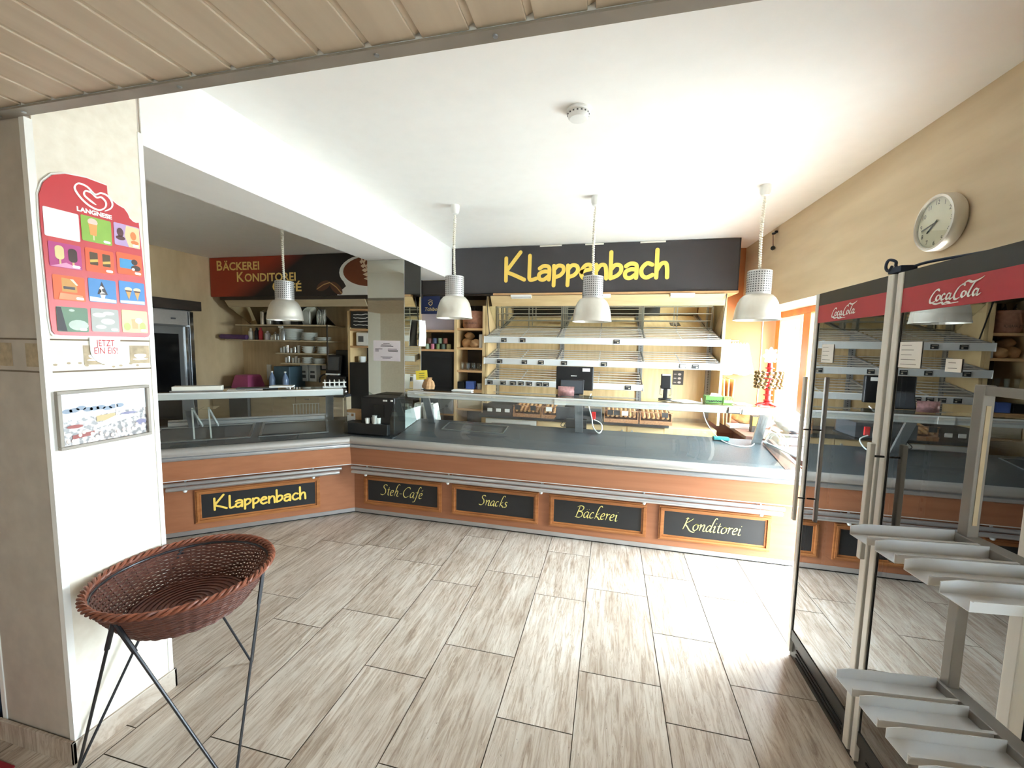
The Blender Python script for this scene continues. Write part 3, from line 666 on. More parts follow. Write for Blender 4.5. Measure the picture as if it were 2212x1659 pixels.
m = MB(); P = catmull([(FX + .0, 1.85, 1.978), (FX, 1.866, 1.962), (FX + .0, 1.885, 1.975), (FX + .0, 1.884, 1.995), (FX, 1.868, 2.004), (FX + .01, 1.85, 1.994), (FX + .012, 1.848, 1.975), (FX + .03, 1.84, 1.962), (FX + .05, 1.76, 1.972), (FX + .07, 1.62, 1.966), (FX + .1, 1.5, 1.963)], 6); m.tube(P, .005, 8)
m.box(FX + .0, FX + .05, 1.80, 1.87, 1.951, 1.972)
solo('cable', m, 'dark_blue', 'dark blue cable coiled on top between the two fridges', 'cable', smooth=True)

# ================================================================ slatted metal rack
rk = thing('slatted_rack', 'silver metal rack with two tiers of angled slats beside the fridges', 'rack', (.80, 1.0, 0))
RR = Matrix.Translation((.895, 1.24, 0)) @ Matrix.Rotation(math.radians(6), 4, 'Z')
for z in (1.20, .795):
    m = MB(RR); m.box(-.02, .02, -.62, .02, z - .035, z + .0); m.build('side_beam', 'rack_grey', rk, bevel=.002)
    for k in range(4):
        y1_ = .012 - k * .0875; y0_ = y1_ - .062; x0 = -.262
        m = MB(RR); m.box(x0, -.02, y0_, y1_, z - .024, z - .0225); m.box(x0, -.02, y0_, y0_ + .0018, z - .0225, z); m.prism([(x0, y1_ - .0018, z - .0225), (x0, y1_ - .0018, z), (x0 + .03, y1_ - .0018, z + .006), (-.02, y1_ - .0018, z + .006), (-.02, y1_ - .0018, z - .0225)], (0, .0018, 0)); m.box(x0, -.02, y0_ - .006, y0_, z - .002, z)
        m.build('channel_slat', 'rack_metal', rk)
for y in (0, -.6):
    m = MB(RR); m.box(-.013, .013, y - .013, y + .013, .02, 1.58); po = m.build('post', 'rack_grey', rk, bevel=.002)
    m = MB(RR); m.box(-.005, .005, y - .0145, y - .013, 1.23, 1.53); m.build('insert_strip', 'maple_grey', po)
    m = MB(RR); m.lathe([(0, 0), (.022, 0), (.022, .02), (0, .02)], 14, (0, y, 0)); m.build('foot', 'black', rk)
m = MB(RR); m.box(-.011, .011, -.587, -.013, 1.556, 1.578); m.build('top_bar', 'rack_grey', rk)

# ================================================================ wicker basket on its wire stand
BC = Vector((-1.655, 1.262, 0)); st = thing('wire_stand', 'thin black wire stand with hairpin legs below the brown basket', 'stand', tuple(BC))
feet = [Vector((-1.925, 1.02, 0)), Vector((-1.28, 1.10, 0)), Vector((-1.735, 1.625, 0))]
tops = [BC + Vector((.285 * math.cos(a), .285 * math.sin(a), .688)) for a in (-1.44, .42, 2.55)]
m = MB(); m.tube([BC + Vector((.287 * math.cos(a * PI / 16), .287 * math.sin(a * PI / 16), .694)) for a in range(32)], .005, 8, closed=True); m.build('ring', 'wire_black', st, smooth=True)
for f, (a, b) in zip(feet, ((0, 2), (0, 1), (1, 2))):
    P = [tops[a], f + (tops[a] - f) * .03 + Vector((0, 0, .0)), f + Vector((0, 0, .006)), f + (tops[b] - f) * .03, tops[b]]
    m = MB(); m.tube(P, .0052, 8); m.build('leg', 'wire_black', st, smooth=True)
    for q in (a, b): m = MB(); m.tube([tops[q], tops[q] + (f - tops[q]) * .17], .008, 8); m.build('sleeve', 'wire_black', st, smooth=True)
bk = thing('wicker_basket', 'round shallow brown wicker basket on the black wire stand', 'basket', (BC.x, BC.y, .55))
# woven wall: horizontal withies weaving round upright stakes
ns = 44; prof = [(.205, .562), (.222, .585), (.24, .61), (.258, .637), (.274, .664), (.288, .688), (.297, .706)]
def pr(t):
    k = t * (len(prof) - 1); i = min(int(k), len(prof) - 2); f = k - i
    return prof[i][0] + (prof[i + 1][0] - prof[i][0]) * f, prof[i][1] + (prof[i + 1][1] - prof[i][1]) * f
m = MB()
for k in range(ns):
    a = 2 * PI * k / ns; m.tube([BC + Vector((pr(t / 6)[0] * math.cos(a), pr(t / 6)[0] * math.sin(a), pr(t / 6)[1])) for t in range(7)], .0042, 5)
m.build('stake', 'wicker', bk, smooth=True)
m = MB(); rows = 25
for r in range(rows):
    R_, z = pr((r + .3) / rows)
    m.tube([BC + Vector(((R_ + .0042 * math.cos(ns / 2 * a + PI * r)) * math.cos(a), (R_ + .0042 * math.cos(ns / 2 * a + PI * r)) * math.sin(a), z + .001 * math.sin(3 * a + r))) for a in [2 * PI * j / (ns * 3) for j in range(ns * 3)]], .0040, 5, closed=True)
m.build('weave', 'wicker', bk, smooth=True)
for q in range(3):
    m = MB(); m.tube([BC + Vector(((.301 + .009 * math.cos(22 * a + q * 2.1)) * math.cos(a), (.301 + .009 * math.cos(22 * a + q * 2.1)) * math.sin(a), .712 + .008 * math.sin(22 * a + q * 2.1))) for a in [2 * PI * j / 200 for j in range(200)]], .0062, 6, closed=True); m.build('braided_rim', 'wicker_light', bk, smooth=True)
m = MB(); m.lathe([(0, .556), (.2, .556), (.212, .566), (.2, .568), (0, .568)], 40, (BC.x, BC.y, 0)); m.build('basket_base', 'wicker', bk)
m = MB()
for r in range(9): m.tube([BC + Vector(((.025 + r * .021) * math.cos(a), (.025 + r * .021) * math.sin(a), .57)) for a in [2 * PI * j / 40 for j in range(40)]], .005, 5, closed=True)
m.build('base_weave', 'wicker', bk, smooth=True)
# things cut by the left edge of the picture
m = MB(); m.box(-2.75, -2.47, 1.02, 1.3, .0, .62); solo('waste_bin', m, 'dark_blue', 'dark blue bin half hidden behind the pillar at the picture edge', 'bin', bevel=.03)
m = MB(); m.box(-3.3, -2.165, .1, .968, .0005, .009); solo('floor_mat', m, 'red_mat', 'red floor mat cut off at the bottom left corner of the picture', 'mat', bevel=.003)
# ================================================================ signs and things on the walls
CM = {}
def cm(r, g, b):
    k = 'print_%02x%02x%02x' % (r, g, b)
    if k not in M: mat(k, (r, g, b), 0.5, var=0.04, sc=(20, 20, 20))
    return k
# ---- main name sign
t = thing('shop_sign', 'long black shop sign with large yellow handwritten lettering under the ceiling', 'sign', (-.33, 4.95, 2.30))
m = MB(); m.box(-1.965, 1.31, 4.93, 4.965, 2.30, 2.855); m.build('sign_panel', 'sign_black', t, bevel=.002)
m = MB(); m.box(-2.37, -1.965, 4.935, 4.965, 2.30, 2.47); m.build('end_panel', 'sign_black', t)
m = MB(); m.box(-1.965, 1.31, 4.926, 4.93, 2.30, 2.312); m.box(1.298, 1.31, 4.926, 4.93, 2.312, 2.855); m.build('edge', 'black', t)
m = MB(); write(m, 'Klappenbach', HAND, Plane((0, 4.929, 0), (1, 0, 0)), -1.285, 2.452, 1.89, .046, h=.001, yscale=.98); m.build('lettering', 'letter_yellow', t)
for k, (a, b) in enumerate(((-.86, -.60), (-.33, -.12), (.28, .55))):
    m = MB(); m.box(a, b, 4.924, 4.93, 2.838, 2.8555); solo('tape_strip', m, 'cream_plastic', ('pale tape strip on the sign top edge above the first letters', 'pale tape strip on the sign top edge beside the middle lamp cord', 'pale tape strip on the sign top edge above the last letters')[k], 'tape', 'tape strips on the sign top edge')
m = MB(); m.box(-1.42, 1.31, 4.90, 5.42, 2.275, 2.299); solo('soffit_board', m, 'beech', 'light wooden board under the black shop sign', 'board')
m = MB(); m.box(-2.45, -1.42, 4.97, 5.42, 2.28, 2.299); solo('soffit_board', m, 'dark_brown', 'dark board above the tall shelf beside the mirrored column', 'board')
for k, (a, b) in enumerate(((-1.19, -.94), (-.24, -.02), (.62, .87))):
    t = thing('spot_light', ('left white box light under the black shop sign', 'white box light under the shop sign behind a pendant lamp', 'white box light under the right end of the shop sign')[k], 'light', ((a + b) / 2, 4.93, 2.235), 0, 'box lights under the shop sign')
    m = MB(); m.prism([(a, 4.86, 2.275), (a, 4.86, 2.25), (a, 4.90, 2.235), (a, 4.97, 2.235), (a, 4.97, 2.275)], (b - a, 0, 0)); m.build('housing', 'white_plastic', t, bevel=.003)
    m = MB(); m.box(a + .01, b - .01, 4.90, 4.965, 2.231, 2.235); m.build('lens', 'cream_plastic', t)
# ---- bakery banner with coffee cup
def banner_mat():
    m = bpy.data.materials.new('banner_print'); m.use_nodes = True; n, l = m.node_tree.nodes, m.node_tree.links; b = n['Principled BSDF']
    tc = n.new('ShaderNodeTexCoord'); sx = n.new('ShaderNodeSeparateXYZ'); k = n.new('ShaderNodeMath'); k.operation = 'MULTIPLY_ADD'; k.inputs[1].default_value = -1.6
    mr = n.new('ShaderNodeMapRange'); mr.inputs['From Min'].default_value = -1.42; mr.inputs['From Max'].default_value = -.9
    cr = n.new('ShaderNodeValToRGB'); cr.color_ramp.elements[0].color = lin((168, 62, 38)); cr.color_ramp.elements[1].color = lin((34, 28, 28))
    l.new(tc.outputs['Object'], sx.inputs[0]); l.new(sx.outputs['Z'], k.inputs[0]); l.new(sx.outputs['X'], k.inputs[2]); l.new(k.outputs[0], mr.inputs['Value']); l.new(mr.outputs[0], cr.inputs[0]); l.new(cr.outputs[0], b.inputs['Base Color']); b.inputs['Roughness'].default_value = .5
    M['banner_print'] = m
banner_mat()
t = thing('bakery_banner', 'long red and black bakery banner picturing a coffee cup with a leaf pattern', 'sign', (-4.05, 4.945, 2.30))
m = MB(); m.box(-5.735, -2.375, 4.93, 4.96, 2.30, 2.855); m.build('panel', 'banner_print', t)
bp_ = Plane((0, 4.93, 0), (1, 0, 0)); m = MB()
def smallcaps(mb, s, x0, z0, width, cap):
    big, small = cap / .69, cap * .8 / .69; tmp = MB(); text(tmp, s[0], big, Plane((0, 0, 0), (1, 0, 0)), 0, 0, h=0); w1 = max(v[0] for v in tmp.v) + .015
    text(mb, s[0], big, bp_, x0, z0, h=.0015, bold=.004); text(mb, s[1:], small, bp_, x0 + w1, z0, h=.0015, fit=width - w1, bold=.004)
smallcaps(m, 'BÄCKEREI', -5.62, 2.675, .76, .135); smallcaps(m, 'KONDITOREI', -5.27, 2.51, 1.0, .135); smallcaps(m, 'CAFÉ', -4.66, 2.365, .49, .135)
m.build('lettering', 'letter_pale', t)
m = MB(); cx, cz = -3.12, 2.60
shape(m, ell(cx, cz, .46, .235, 32), bp_, .001); shape(m, [(cx - .45, cz - .03), (cx - .36, 2.42), (cx - .48, 2.33), (cx - .5, 2.302), (cx + .6, 2.302), (cx + .45, cz - .02)], bp_, .0008); c_ = m.build('cup_print', 'porcelain', t)
m = MB(); shape(m, ell(cx, cz + .01, .40, .195, 32), bp_, .0016); m.build('coffee_print', cm(120, 62, 34), c_)
m = MB(); ribbon(m, [(cx - .02 - .1, cz + .17), (cx - .03, cz + .02), (cx + .08, cz - .14)], .018, bp_, .0022)
for k in range(5):
    q = k / 4; bx, bz = cx - .1 + .15 * q, cz + .13 - .22 * q; w_ = .05 + .09 * q
    shape(m, [(bx, bz), (bx - w_ * .5, bz + .03), (bx - w_, bz + .005), (bx - w_ * .5, bz - .025)], bp_, .0023); shape(m, [(bx, bz), (bx + w_ * .5, bz + .045), (bx + w_, bz + .03), (bx + w_ * .5, bz - .01)], bp_, .0024)
m.build('leaf_print', cm(232, 208, 180), c_)
m = MB()
for x, z, a in ((-3.83, 2.43, .4), (-3.63, 2.395, -.7)): shape(m, [(x + p * math.cos(a) - q * math.sin(a), z + p * math.sin(a) + q * math.cos(a)) for p, q in ell(0, 0, .115, .06, 20)], bp_, .001)
bn = m.build('bean_print', cm(84, 54, 40), t)
m = MB()
for x, z, a in ((-3.83, 2.43, .4), (-3.63, 2.395, -.7)): ribbon(m, [(x - .11 * math.cos(a), z - .11 * math.sin(a)), (x, z + .015), (x + .11 * math.cos(a), z + .11 * math.sin(a))], .014, bp_, .0018)
m.build('bean_crease', cm(180, 140, 90), bn)
m = MB(); m.box(-5.6, -2.375, 4.95, 5.0, 2.255, 2.30); solo('cornice_board', m, 'dark_brown', 'dark brown board along the bottom of the red and black banner', 'board')

# ---- ice cream board on the pillar
LP = Plane((PX1 + .001, 0, 0), (0, 1, 0))
out = [(1.059, 2.06), (1.061, 2.15), (1.075, 2.195), (1.102, 2.23), (1.137, 2.248), (1.2, 2.258), (1.266, 2.254), (1.2665, 2.225), (1.276, 2.206), (1.298, 2.192), (1.322, 2.184), (1.334, 2.168), (1.339, 2.152), (1.352, 2.141), (1.364, 2.139), (1.373, 2.143), (1.377, 2.06), (1.392, 1.70), (1.391, 1.675), (1.384, 1.664), (1.37, 1.661), (1.09, 1.661), (1.074, 1.664), (1.067, 1.676), (1.064, 1.72)]
t = thing('ice_cream_board', 'red ice cream price board with a bitten corner on the pillar', 'sign', (PX1 + .003, 1.22, 1.66))
cxm, czm = 1.22, 1.95
m = MB(); m.prism([LP(cxm + (y - cxm) * 1.03, czm + (z - czm) * 1.018, 0) for y, z in out], (.005, 0, 0)); m.build('backing', 'white_plastic', t)
m = MB(); m.prism([LP(y, z, .005) for y, z in out], (.004, 0, 0)); bo = m.build('board', 'red_board', t)
m = MB(); hx, hz, hs = 1.222, 2.192, 1.0
heart = [(.03, -.04), (.052, -.022), (.058, .0), (.045, .022), (.022, .026), (.002, .014), (-.022, .034), (-.048, .036), (-.06, .015), (-.046, -.012), (-.02, -.034), (.01, -.042), (.032, -.026), (.036, -.004), (.022, .01), (.006, .004), (-.01, .016), (-.028, .016), (-.032, .0), (-.016, -.014), (.004, -.025)]
ribbon(m, [(hx + q.x, hz + q.y) for q in catmull([(a, b, 0) for a, b in heart], 5)], .0080, LP, .0102, nib=(.9, .0045))
text(m, 'LANGNESE', .022, LP, 1.163, 2.127, h=.0102, fit=.112, bold=.0012); m.build('logo', 'white_print', bo)
cells = [[(1.066, 2.012, 1.167, 2.113), (1.173, 2.022, 1.270, 2.117), (1.279, 2.032, 1.372, 2.12)], [(1.073, 1.907, 1.167, 1.996), (1.179, 1.909, 1.272, 1.998), (1.282, 1.918, 1.374, 2.004)],
         [(1.078, 1.79, 1.171, 1.88), (1.182, 1.794, 1.273, 1.884), (1.284, 1.798, 1.378, 1.89)], [(1.081, 1.675, 1.174, 1.766), (1.184, 1.679, 1.276, 1.769), (1.287, 1.68, 1.383, 1.772)]]
base = [[(246, 248, 252), (142, 182, 76), (190, 160, 206)], [(178, 60, 128), (226, 94, 54), (230, 96, 52)], [(226, 100, 52), (74, 136, 200), (72, 136, 204)], [(104, 134, 112), (178, 180, 178), (226, 234, 168)]]
def cone(mb, x, z, s): shape(mb, [(x - .012 * s, z), (x + .012 * s, z), (x, z - .034 * s)], LP, .0118)
for r in range(4):
    for c in range(3):
        y0, z0, y1, z1 = cells[r][c]; m = MB(); shape(m, rrect(y0, z0, y1, z1, .005), LP, .0104); pc = m.build('product_picture', cm(*base[r][c]), t)
        ym, zm = (y0 + y1) / 2, (z0 + z1) / 2
        L = []          # coloured shapes printed on the card
        if (r, c) == (0, 1): L = [((240, 200, 190), [ell(ym - .012, zm + .028, .016, .014, 14)]), ((232, 160, 90), [[(ym - .026, zm + .02), (ym + .002, zm + .02), (ym - .002, zm - .022), (ym - .022, zm - .022)]]), ((220, 210, 170), [[(ym - .014, zm - .022), (ym - .009, zm - .022), (ym - .009, zm - .04), (ym - .014, zm - .04)]])]
        if (r, c) == (0, 2): L = [((244, 206, 160), [[(ym + .004, z0 + .001), (y1 - .001, z0 + .001), (y1 - .001, z1 - .003), (ym - .002, z1 - .003), (ym - .01, zm)]]), ((92, 52, 56), [ell(ym - .025, zm + .008, .012, .018, 12), ell(ym - .025, zm - .014, .017, .009, 12)]), ((220, 124, 70), [ell(ym + .022, zm + .004, .011, .017, 12), ell(ym + .026, zm - .022, .015, .008, 12)])]
        if (r, c) == (1, 0): L = [((226, 206, 150), [rrect(ym - .03, zm - .016, ym - .004, zm + .034, .012)]), ((62, 36, 34), [rrect(ym + .008, zm - .02, ym + .034, zm + .03, .012)]), ((214, 180, 130), [[(ym - .02, zm - .016), (ym - .014, zm - .016), (ym - .014, zm - .034), (ym - .02, zm - .034)], [(ym + .018, zm - .02), (ym + .024, zm - .02), (ym + .024, zm - .038), (ym + .018, zm - .038)]]), ((226, 150, 190), [[(y0 + .002, z0 + .002), (y1 - .002, z0 + .002), (ym, z0 + .02)]])]
        if (r, c) == (1, 1): L = [((84, 60, 32), [rrect(ym - .033, zm - .018, ym - .007, zm + .03, .003), rrect(ym + .008, zm - .018, ym + .034, zm + .03, .003)]), ((214, 176, 90), [[(ym - .033, zm), (ym - .007, zm + .006), (ym - .007, zm - .004), (ym - .033, zm - .01)], [(ym + .008, zm), (ym + .034, zm + .006), (ym + .034, zm - .004), (ym + .008, zm - .01)]])]
        if (r, c) == (1, 2): L = [((70, 150, 206), [rrect(ym - .036, zm - .018, ym + .016, zm + .02, .003)]), ((58, 34, 28), [ell(ym + .022, zm - .012, .018, .012, 12), ell(ym + .018, zm + .012, .012, .012, 12)]), ((250, 250, 250), [ell(ym + .012, zm - .018, .006, .006, 10)])]
        if (r, c) == (2, 0): L = [((206, 150, 80), [[(ym - .022, zm - .014), (ym + .022, zm - .014), (ym + .022, zm + .012), (ym + .004, zm + .034), (ym - .022, zm + .036)]]), ((60, 50, 60), [rrect(ym - .018, zm - .004, ym + .016, zm + .006, .002)]), ((240, 220, 200), [[(ym + .002, zm + .034), (ym + .012, zm + .034), (ym + .026, zm + .014), (ym + .02, zm + .012)]]), ((244, 150, 110), [[(y0 + .012, z0 + .003), (y1 - .004, z0 + .003), (y1 - .01, z0 + .022), (y0 + .018, z0 + .026)]])]
        if (r, c) == (2, 1): L = [((230, 244, 250), [[(y0 + .002, z0 + .002), (y1 - .002, z0 + .002), (y1 - .002, z0 + .014), (y0 + .002, z0 + .02)]]), ((52, 44, 54), [[(ym - .002, zm + .036), (ym + .016, zm - .014), (ym - .018, zm - .014)]]), ((244, 240, 232), [[(ym - .006, zm + .02), (ym + .004, zm + .012), (ym - .008, zm + .002), (ym + .008, zm - .008), (ym - .012, zm - .012), (ym - .002, zm + .002), (ym - .012, zm + .008)], [(ym - .01, zm - .014), (ym + .008, zm - .014), (ym + .004, zm - .03), (ym - .006, zm - .03)]])]
        if (r, c) == (2, 2): L = [((230, 244, 250), [[(y0 + .002, z0 + .002), (y1 - .002, z0 + .002), (y1 - .002, z0 + .016), (y0 + .002, z0 + .012)]]), ((236, 214, 180), [ell(ym - .014, zm + .014, .014, .009, 12), ell(ym + .018, zm + .014, .014, .009, 12)]), ((206, 160, 96), [[(ym - .025, zm + .008), (ym - .003, zm + .008), (ym - .014, zm - .03)], [(ym + .007, zm + .008), (ym + .029, zm + .008), (ym + .018, zm - .03)]]), ((90, 50, 40), [[(ym - .026, zm + .01), (ym - .002, zm + .01), (ym - .004, zm + .004), (ym - .024, zm + .004)], [(ym + .006, zm + .01), (ym + .03, zm + .01), (ym + .028, zm + .004), (ym + .008, zm + .004)]])]
        if (r, c) == (3, 0): L = [((44, 38, 46), [[(y0 + .001, z0 + .003), (y0 + .028, z0 + .001), (y0 + .014, z1 - .002), (y0 + .001, z1 - .002)]]), ((190, 204, 196), [ell(ym + .016, zm - .02, .03, .02, 14), ell(ym - .002, zm + .034, .009, .005, 8)])]
        if (r, c) == (3, 1): L = [((222, 222, 220), [ell(ym - .02, zm + .02, .022, .009, 12), ell(ym + .012, zm + .028, .02, .007, 12), ell(ym + .008, zm - .004, .024, .012, 12), ell(ym - .016, zm - .026, .018, .008, 12)])]
        if (r, c) == (3, 2): L = [((240, 176, 130), [[(ym - .014, zm + .01), (ym + .01, zm + .012), (ym + .01, zm - .03), (ym - .012, zm - .03)]]), ((250, 250, 236), [ell(ym + .014, zm + .004, .014, .012, 12)]), ((190, 220, 120), [ell(ym - .03, zm - .022, .012, .016, 12), ell(ym + .028, zm - .02, .012, .018, 12)])]
        for k, (rgb, shp) in enumerate(L):
            m = MB()
            for q in shp: shape(m, q, LP, .0108 + .0003 * k)
            m.build('print', cm(*rgb), pc)
        if (r, c) != (0, 0):
            m = MB(); shape(m, rrect(y1 - .030, z0 + .005, y1 - .006, z0 + .015, .0049), LP, .0122); m.build('price_spot', 'white_print', pc)
t2 = MB(); t2.prism([LP(y, z, .001) for y, z in [(1.178, 1.659)] + [(1.229 + .051 * math.cos(a), 1.605 + .055 * math.sin(a)) for a in [PI + PI * k / 10 for k in range(11)]] + [(1.28, 1.659)]], (.003, 0, 0))
t = thing('slogan_tab', 'white rounded tab with red words hanging below the red ice cream board', 'sign', (PX1 + .003, 1.229, 1.55)); t2.build('tab', 'white_plastic', t)
m = MB(); text(m, 'JETZT', .036, LP, 1.229, 1.622, 'CENTER', h=.0046, fit=.062); text(m, 'EIN EIS!', .036, LP, 1.229, 1.592, 'CENTER', h=.0046, fit=.078); m.build('lettering', 'ink_red', t)
# ---- framed picture on the pillar
t = thing('framed_picture', 'grey framed photo collage of a crowd hanging low on the pillar', 'picture', (PX1 + .008, 1.215, 1.235))
Y0, Y1, Z0, Z1 = 1.06, 1.37, 1.236, 1.456; m = MB()
for a, b, c, d in ((Y0, Y1, Z0, Z0 + .012), (Y0, Y1, Z1 - .012, Z1), (Y0, Y0 + .012, Z0 + .012, Z1 - .012), (Y1 - .012, Y1, Z0 + .012, Z1 - .012)): m.box(PX1 + .0005, PX1 + .020, a, b, c, d)
m.build('frame', 'grey_paint', t, bevel=.002)
m = MB(); m.box(PX1 + .0005, PX1 + .010, Y0 + .012, Y1 - .012, Z0 + .012, Z1 - .012); ph = m.build('photo', mat('photo_crowd', (206, 198, 196), .25, var=.3, sc=(60, 60, 60), col2=(96, 92, 96), ramp=(.42, .56), detail=6), t)
FP = Plane((PX1 + .010, 0, 0), (0, 1, 0)); rp = random.Random(11)
def printed(name, rgb, shp, h=.0012):
    m = MB()
    for q in shp: shape(m, q, FP, h)
    m.build(name, cm(*rgb), ph)
printed('sky_print', (240, 244, 250), [[(1.073, 1.355), (1.357, 1.36), (1.357, 1.443), (1.073, 1.443)]])
printed('tree_print', (132, 146, 166), [ell(1.09 + .021 * k, 1.375 + rp.uniform(-.004, .012), .016, .009, 10) for k in range(9)], .0016)
printed('path_print', (250, 250, 250), [[(1.073, 1.345), (1.245, 1.355), (1.245, 1.368), (1.073, 1.36)], [(1.18, 1.302), (1.3, 1.325), (1.34, 1.338), (1.24, 1.34), (1.17, 1.312)], [(1.243, 1.34), (1.247, 1.34), (1.247, 1.40), (1.243, 1.40)]], .002)
printed('field_print', (190, 170, 124), [[(1.178, 1.325), (1.242, 1.328), (1.242, 1.352), (1.178, 1.348)]], .0016)
printed('red_print', (150, 70, 66), [[(1.10, 1.285), (1.17, 1.292), (1.165, 1.276), (1.1, 1.27)], ell(1.11, 1.318, .025, .007, 12)], .0016)
printed('blue_print', (120, 116, 150), [ell(1.335, 1.30, .02, .012, 12), ell(1.29, 1.345, .03, .005, 12)], .0016)
printed('figure_print', (222, 196, 190), [ell(1.085 + .018 * k + rp.uniform(-.004, .004), 1.262 + rp.uniform(0, .03), .006, .0075, 10) for k in range(15)], .002)
# ---- clock, hook, smoke detector
ck = Vector((rwx(2.53), 2.53, 2.305)); t = thing('wall_clock', 'round silver wall clock above the fridges', 'clock', tuple(ck)); RY = Matrix.Rotation(-PI / 2, 3, 'Y')
m = MB(); m.lathe([(0, .0), (.128, 0), (.136, .01), (.137, .05), (.132, .06), (.122, .062), (.118, .05)], 48, ck, RY); m.build('case', 'lamp_metal', t, smooth=True)
m = MB(); m.lathe([(0, .046), (.121, .046), (.121, .044), (0, .044)], 48, ck, RY); fc = m.build('face', 'clock_face', t)
CP = Plane((ck.x - .0465, ck.y, ck.z), (0, -1, 0)); m = MB()
for k in range(1, 13):
    a = PI / 2 - k * PI / 6; text(m, str(k), .03, CP, .098 * math.cos(a), .098 * math.sin(a) - .010, 'CENTER', h=.0006)
m.build('numerals', 'ink', fc)
for nm, a, L_, w_ in (('hour_hand', PI / 2 - (7 + 43 / 60) * PI / 6, .06, .008), ('minute_hand', PI / 2 - 43 * PI / 30, .088, .006)):
    m = MB(); P = [(-.014 * math.cos(a), -.014 * math.sin(a)), (L_ * math.cos(a), L_ * math.sin(a))]; ribbon(m, P, w_, CP, .004); m.build(nm, 'black', t, solid=.001)
m = MB(); m.lathe([(0, .0565), (.121, .0565), (.121, .0555), (0, .0555)], 48, ck, RY); m.build('glass', 'clear_glass', t)
hk = Vector((rwx(4.6), 4.6, 2.80)); t = thing('wall_clip', 'small black clip with a dangling cord high on the right wall', 'clip', tuple(hk))
m = MB(); m.tube([hk + Vector((-.0, -.035, .012)), hk + Vector((-.03, 0, .0)), hk + Vector((0, .035, .012))], .01, 8); m.lathe([(0, -.012), (.014, -.006), (.014, .006), (0, .012)], 10, hk + Vector((-.016, -.035, .012))); m.lathe([(0, -.012), (.014, -.006), (.014, .006), (0, .012)], 10, hk + Vector((-.016, .035, .012))); m.build('bracket', 'black', t)
m = MB(); m.tube([hk + Vector((-.03, 0, 0)), hk + Vector((-.02, .004, -.12))], .004, 6); m.build('cord', 'wicker', t)
m = MB(); m.lathe([(0, -.022), (.016, -.014), (.021, 0), (.016, .014), (0, .022)], 12, hk + Vector((-.022, .004, -.135))); m.build('bead', 'black', t, smooth=True)
t = thing('smoke_detector', 'round white smoke detector on the ceiling', 'smoke detector', (-.206, 2.222, CZ)); c0 = (-.206, 2.222, CZ); FLIP = Matrix.Rotation(PI, 3, 'X')
m = MB(); m.lathe([(0, 0), (.06, 0), (.061, .012), (.056, .016), (0, .016)], 32, c0, FLIP); m.build('base', 'white_plastic', t, smooth=True)
m = MB(); m.lathe([(.05, .016), (.054, .02), (.052, .036), (.044, .046), (.02, .05), (0, .05)], 32, c0, FLIP); m.build('cover', 'white_plastic', t, smooth=True)
m = MB()
for k in range(16):
    a = k * PI / 8; m.box(-.206 + .0525 * math.cos(a) - .004, -.206 + .0525 * math.cos(a) + .004, 2.222 + .0525 * math.sin(a) - .004, 2.222 + .0525 * math.sin(a) + .004, CZ - .027, CZ - .022)
m.build('slot', 'hole_dark', t)

# ================================================================ pendant lamps
def lamp(x, y, rim, label, s=1.0):
    t = thing('pendant_lamp', label, 'lamp', (x, y, CZ), 0, 'pendant lamps over the counters'); o = Vector((x, y, CZ))
    zr = rim - CZ; zc = zr + .19 * s; zt = zc + .175 * s
    m = MB(); m.lathe([(0, 0), (.036, 0), (.038, -.012), (.036, -.05), (.026, -.072), (.008, -.08), (0, -.08)], 24, o); m.build('ceiling_cup', 'white_plastic', t, smooth=True)
    m = MB(); P = []; n = 150
    for k in range(n + 1):
        f = k / n; z = -.078 + (zt + .078) * f; cr = .005 + .004 * (1 - f) if f > .12 else .011 * f / .12
        a = f * 2 * PI * 30; P.append(o + Vector((cr * math.cos(a) - .008 * math.sin(f * PI), cr * math.sin(a), z)))
    m.tube(P, .0072, 5); m.build('cord', 'cream_plastic', t, smooth=True)
    R_ = .082 * s
    m = MB(); m.lathe([(.0, zt), (R_ * .9, zt), (R_, zt - .004), (R_, zc - .004), (R_ * .92, zc - .006)], 36, o); cyl = m.build('perforated_housing', 'lamp_grey', t, smooth=True)
    m = MB(); q = .0042 * s
    for k in range(30):
        a = 2 * PI * k / 30; ca, sa = math.cos(a), math.sin(a)
        for r in range(9):
            z = zt - (.018 + r * .0172) * s; c = o + Vector(((R_ + .0008) * ca, (R_ + .0008) * sa, z)); e = Vector((-sa, ca, 0)) * q
            m.quad(c - e + Vector((0, 0, -q)), c + e + Vector((0, 0, -q)), c + e + Vector((0, 0, q)), c - e + Vector((0, 0, q)))
    m.build('perforation', 'hole_dark', cyl)
    pr_ = [(.080, 0), (.098, -.008), (.118, -.03), (.134, -.062), (.145, -.1), (.151, -.14), (.154, -.172), (.158, -.178), (.158, -.19)]
    m = MB(); m.lathe([(r * s, zc + z * s) for r, z in pr_] + [((r - .004) * s, zc + z * s) for r, z in pr_[::-1]], 48, o); m.build('shade', 'lamp_metal', t, smooth=True)
    m = MB(); m.lathe([(0, zc - .172 * s), (.15 * s, zc - .172 * s), (.15 * s, zc - .176 * s), (0, zc - .176 * s)], 48, o); m.build('diffuser', 'clear_glass', t)
    m = MB(); m.lathe([(0, zc - .02), (.03, zc - .03), (.034, zc - .09), (.02, zc - .13), (0, zc - .14)], 16, o); m.build('bulb', 'porcelain', t, smooth=True)
lamp(-1.352, 3.45, 1.893, 'metal pendant lamp hanging in front of the left end of the yellow lettered sign')
lamp(-.158, 3.45, 1.868, 'metal pendant lamp hanging in front of the middle of the yellow lettered sign')
lamp(1.055, 3.45, 1.885, 'metal pendant lamp hanging between the yellow lettered sign and the right wall')
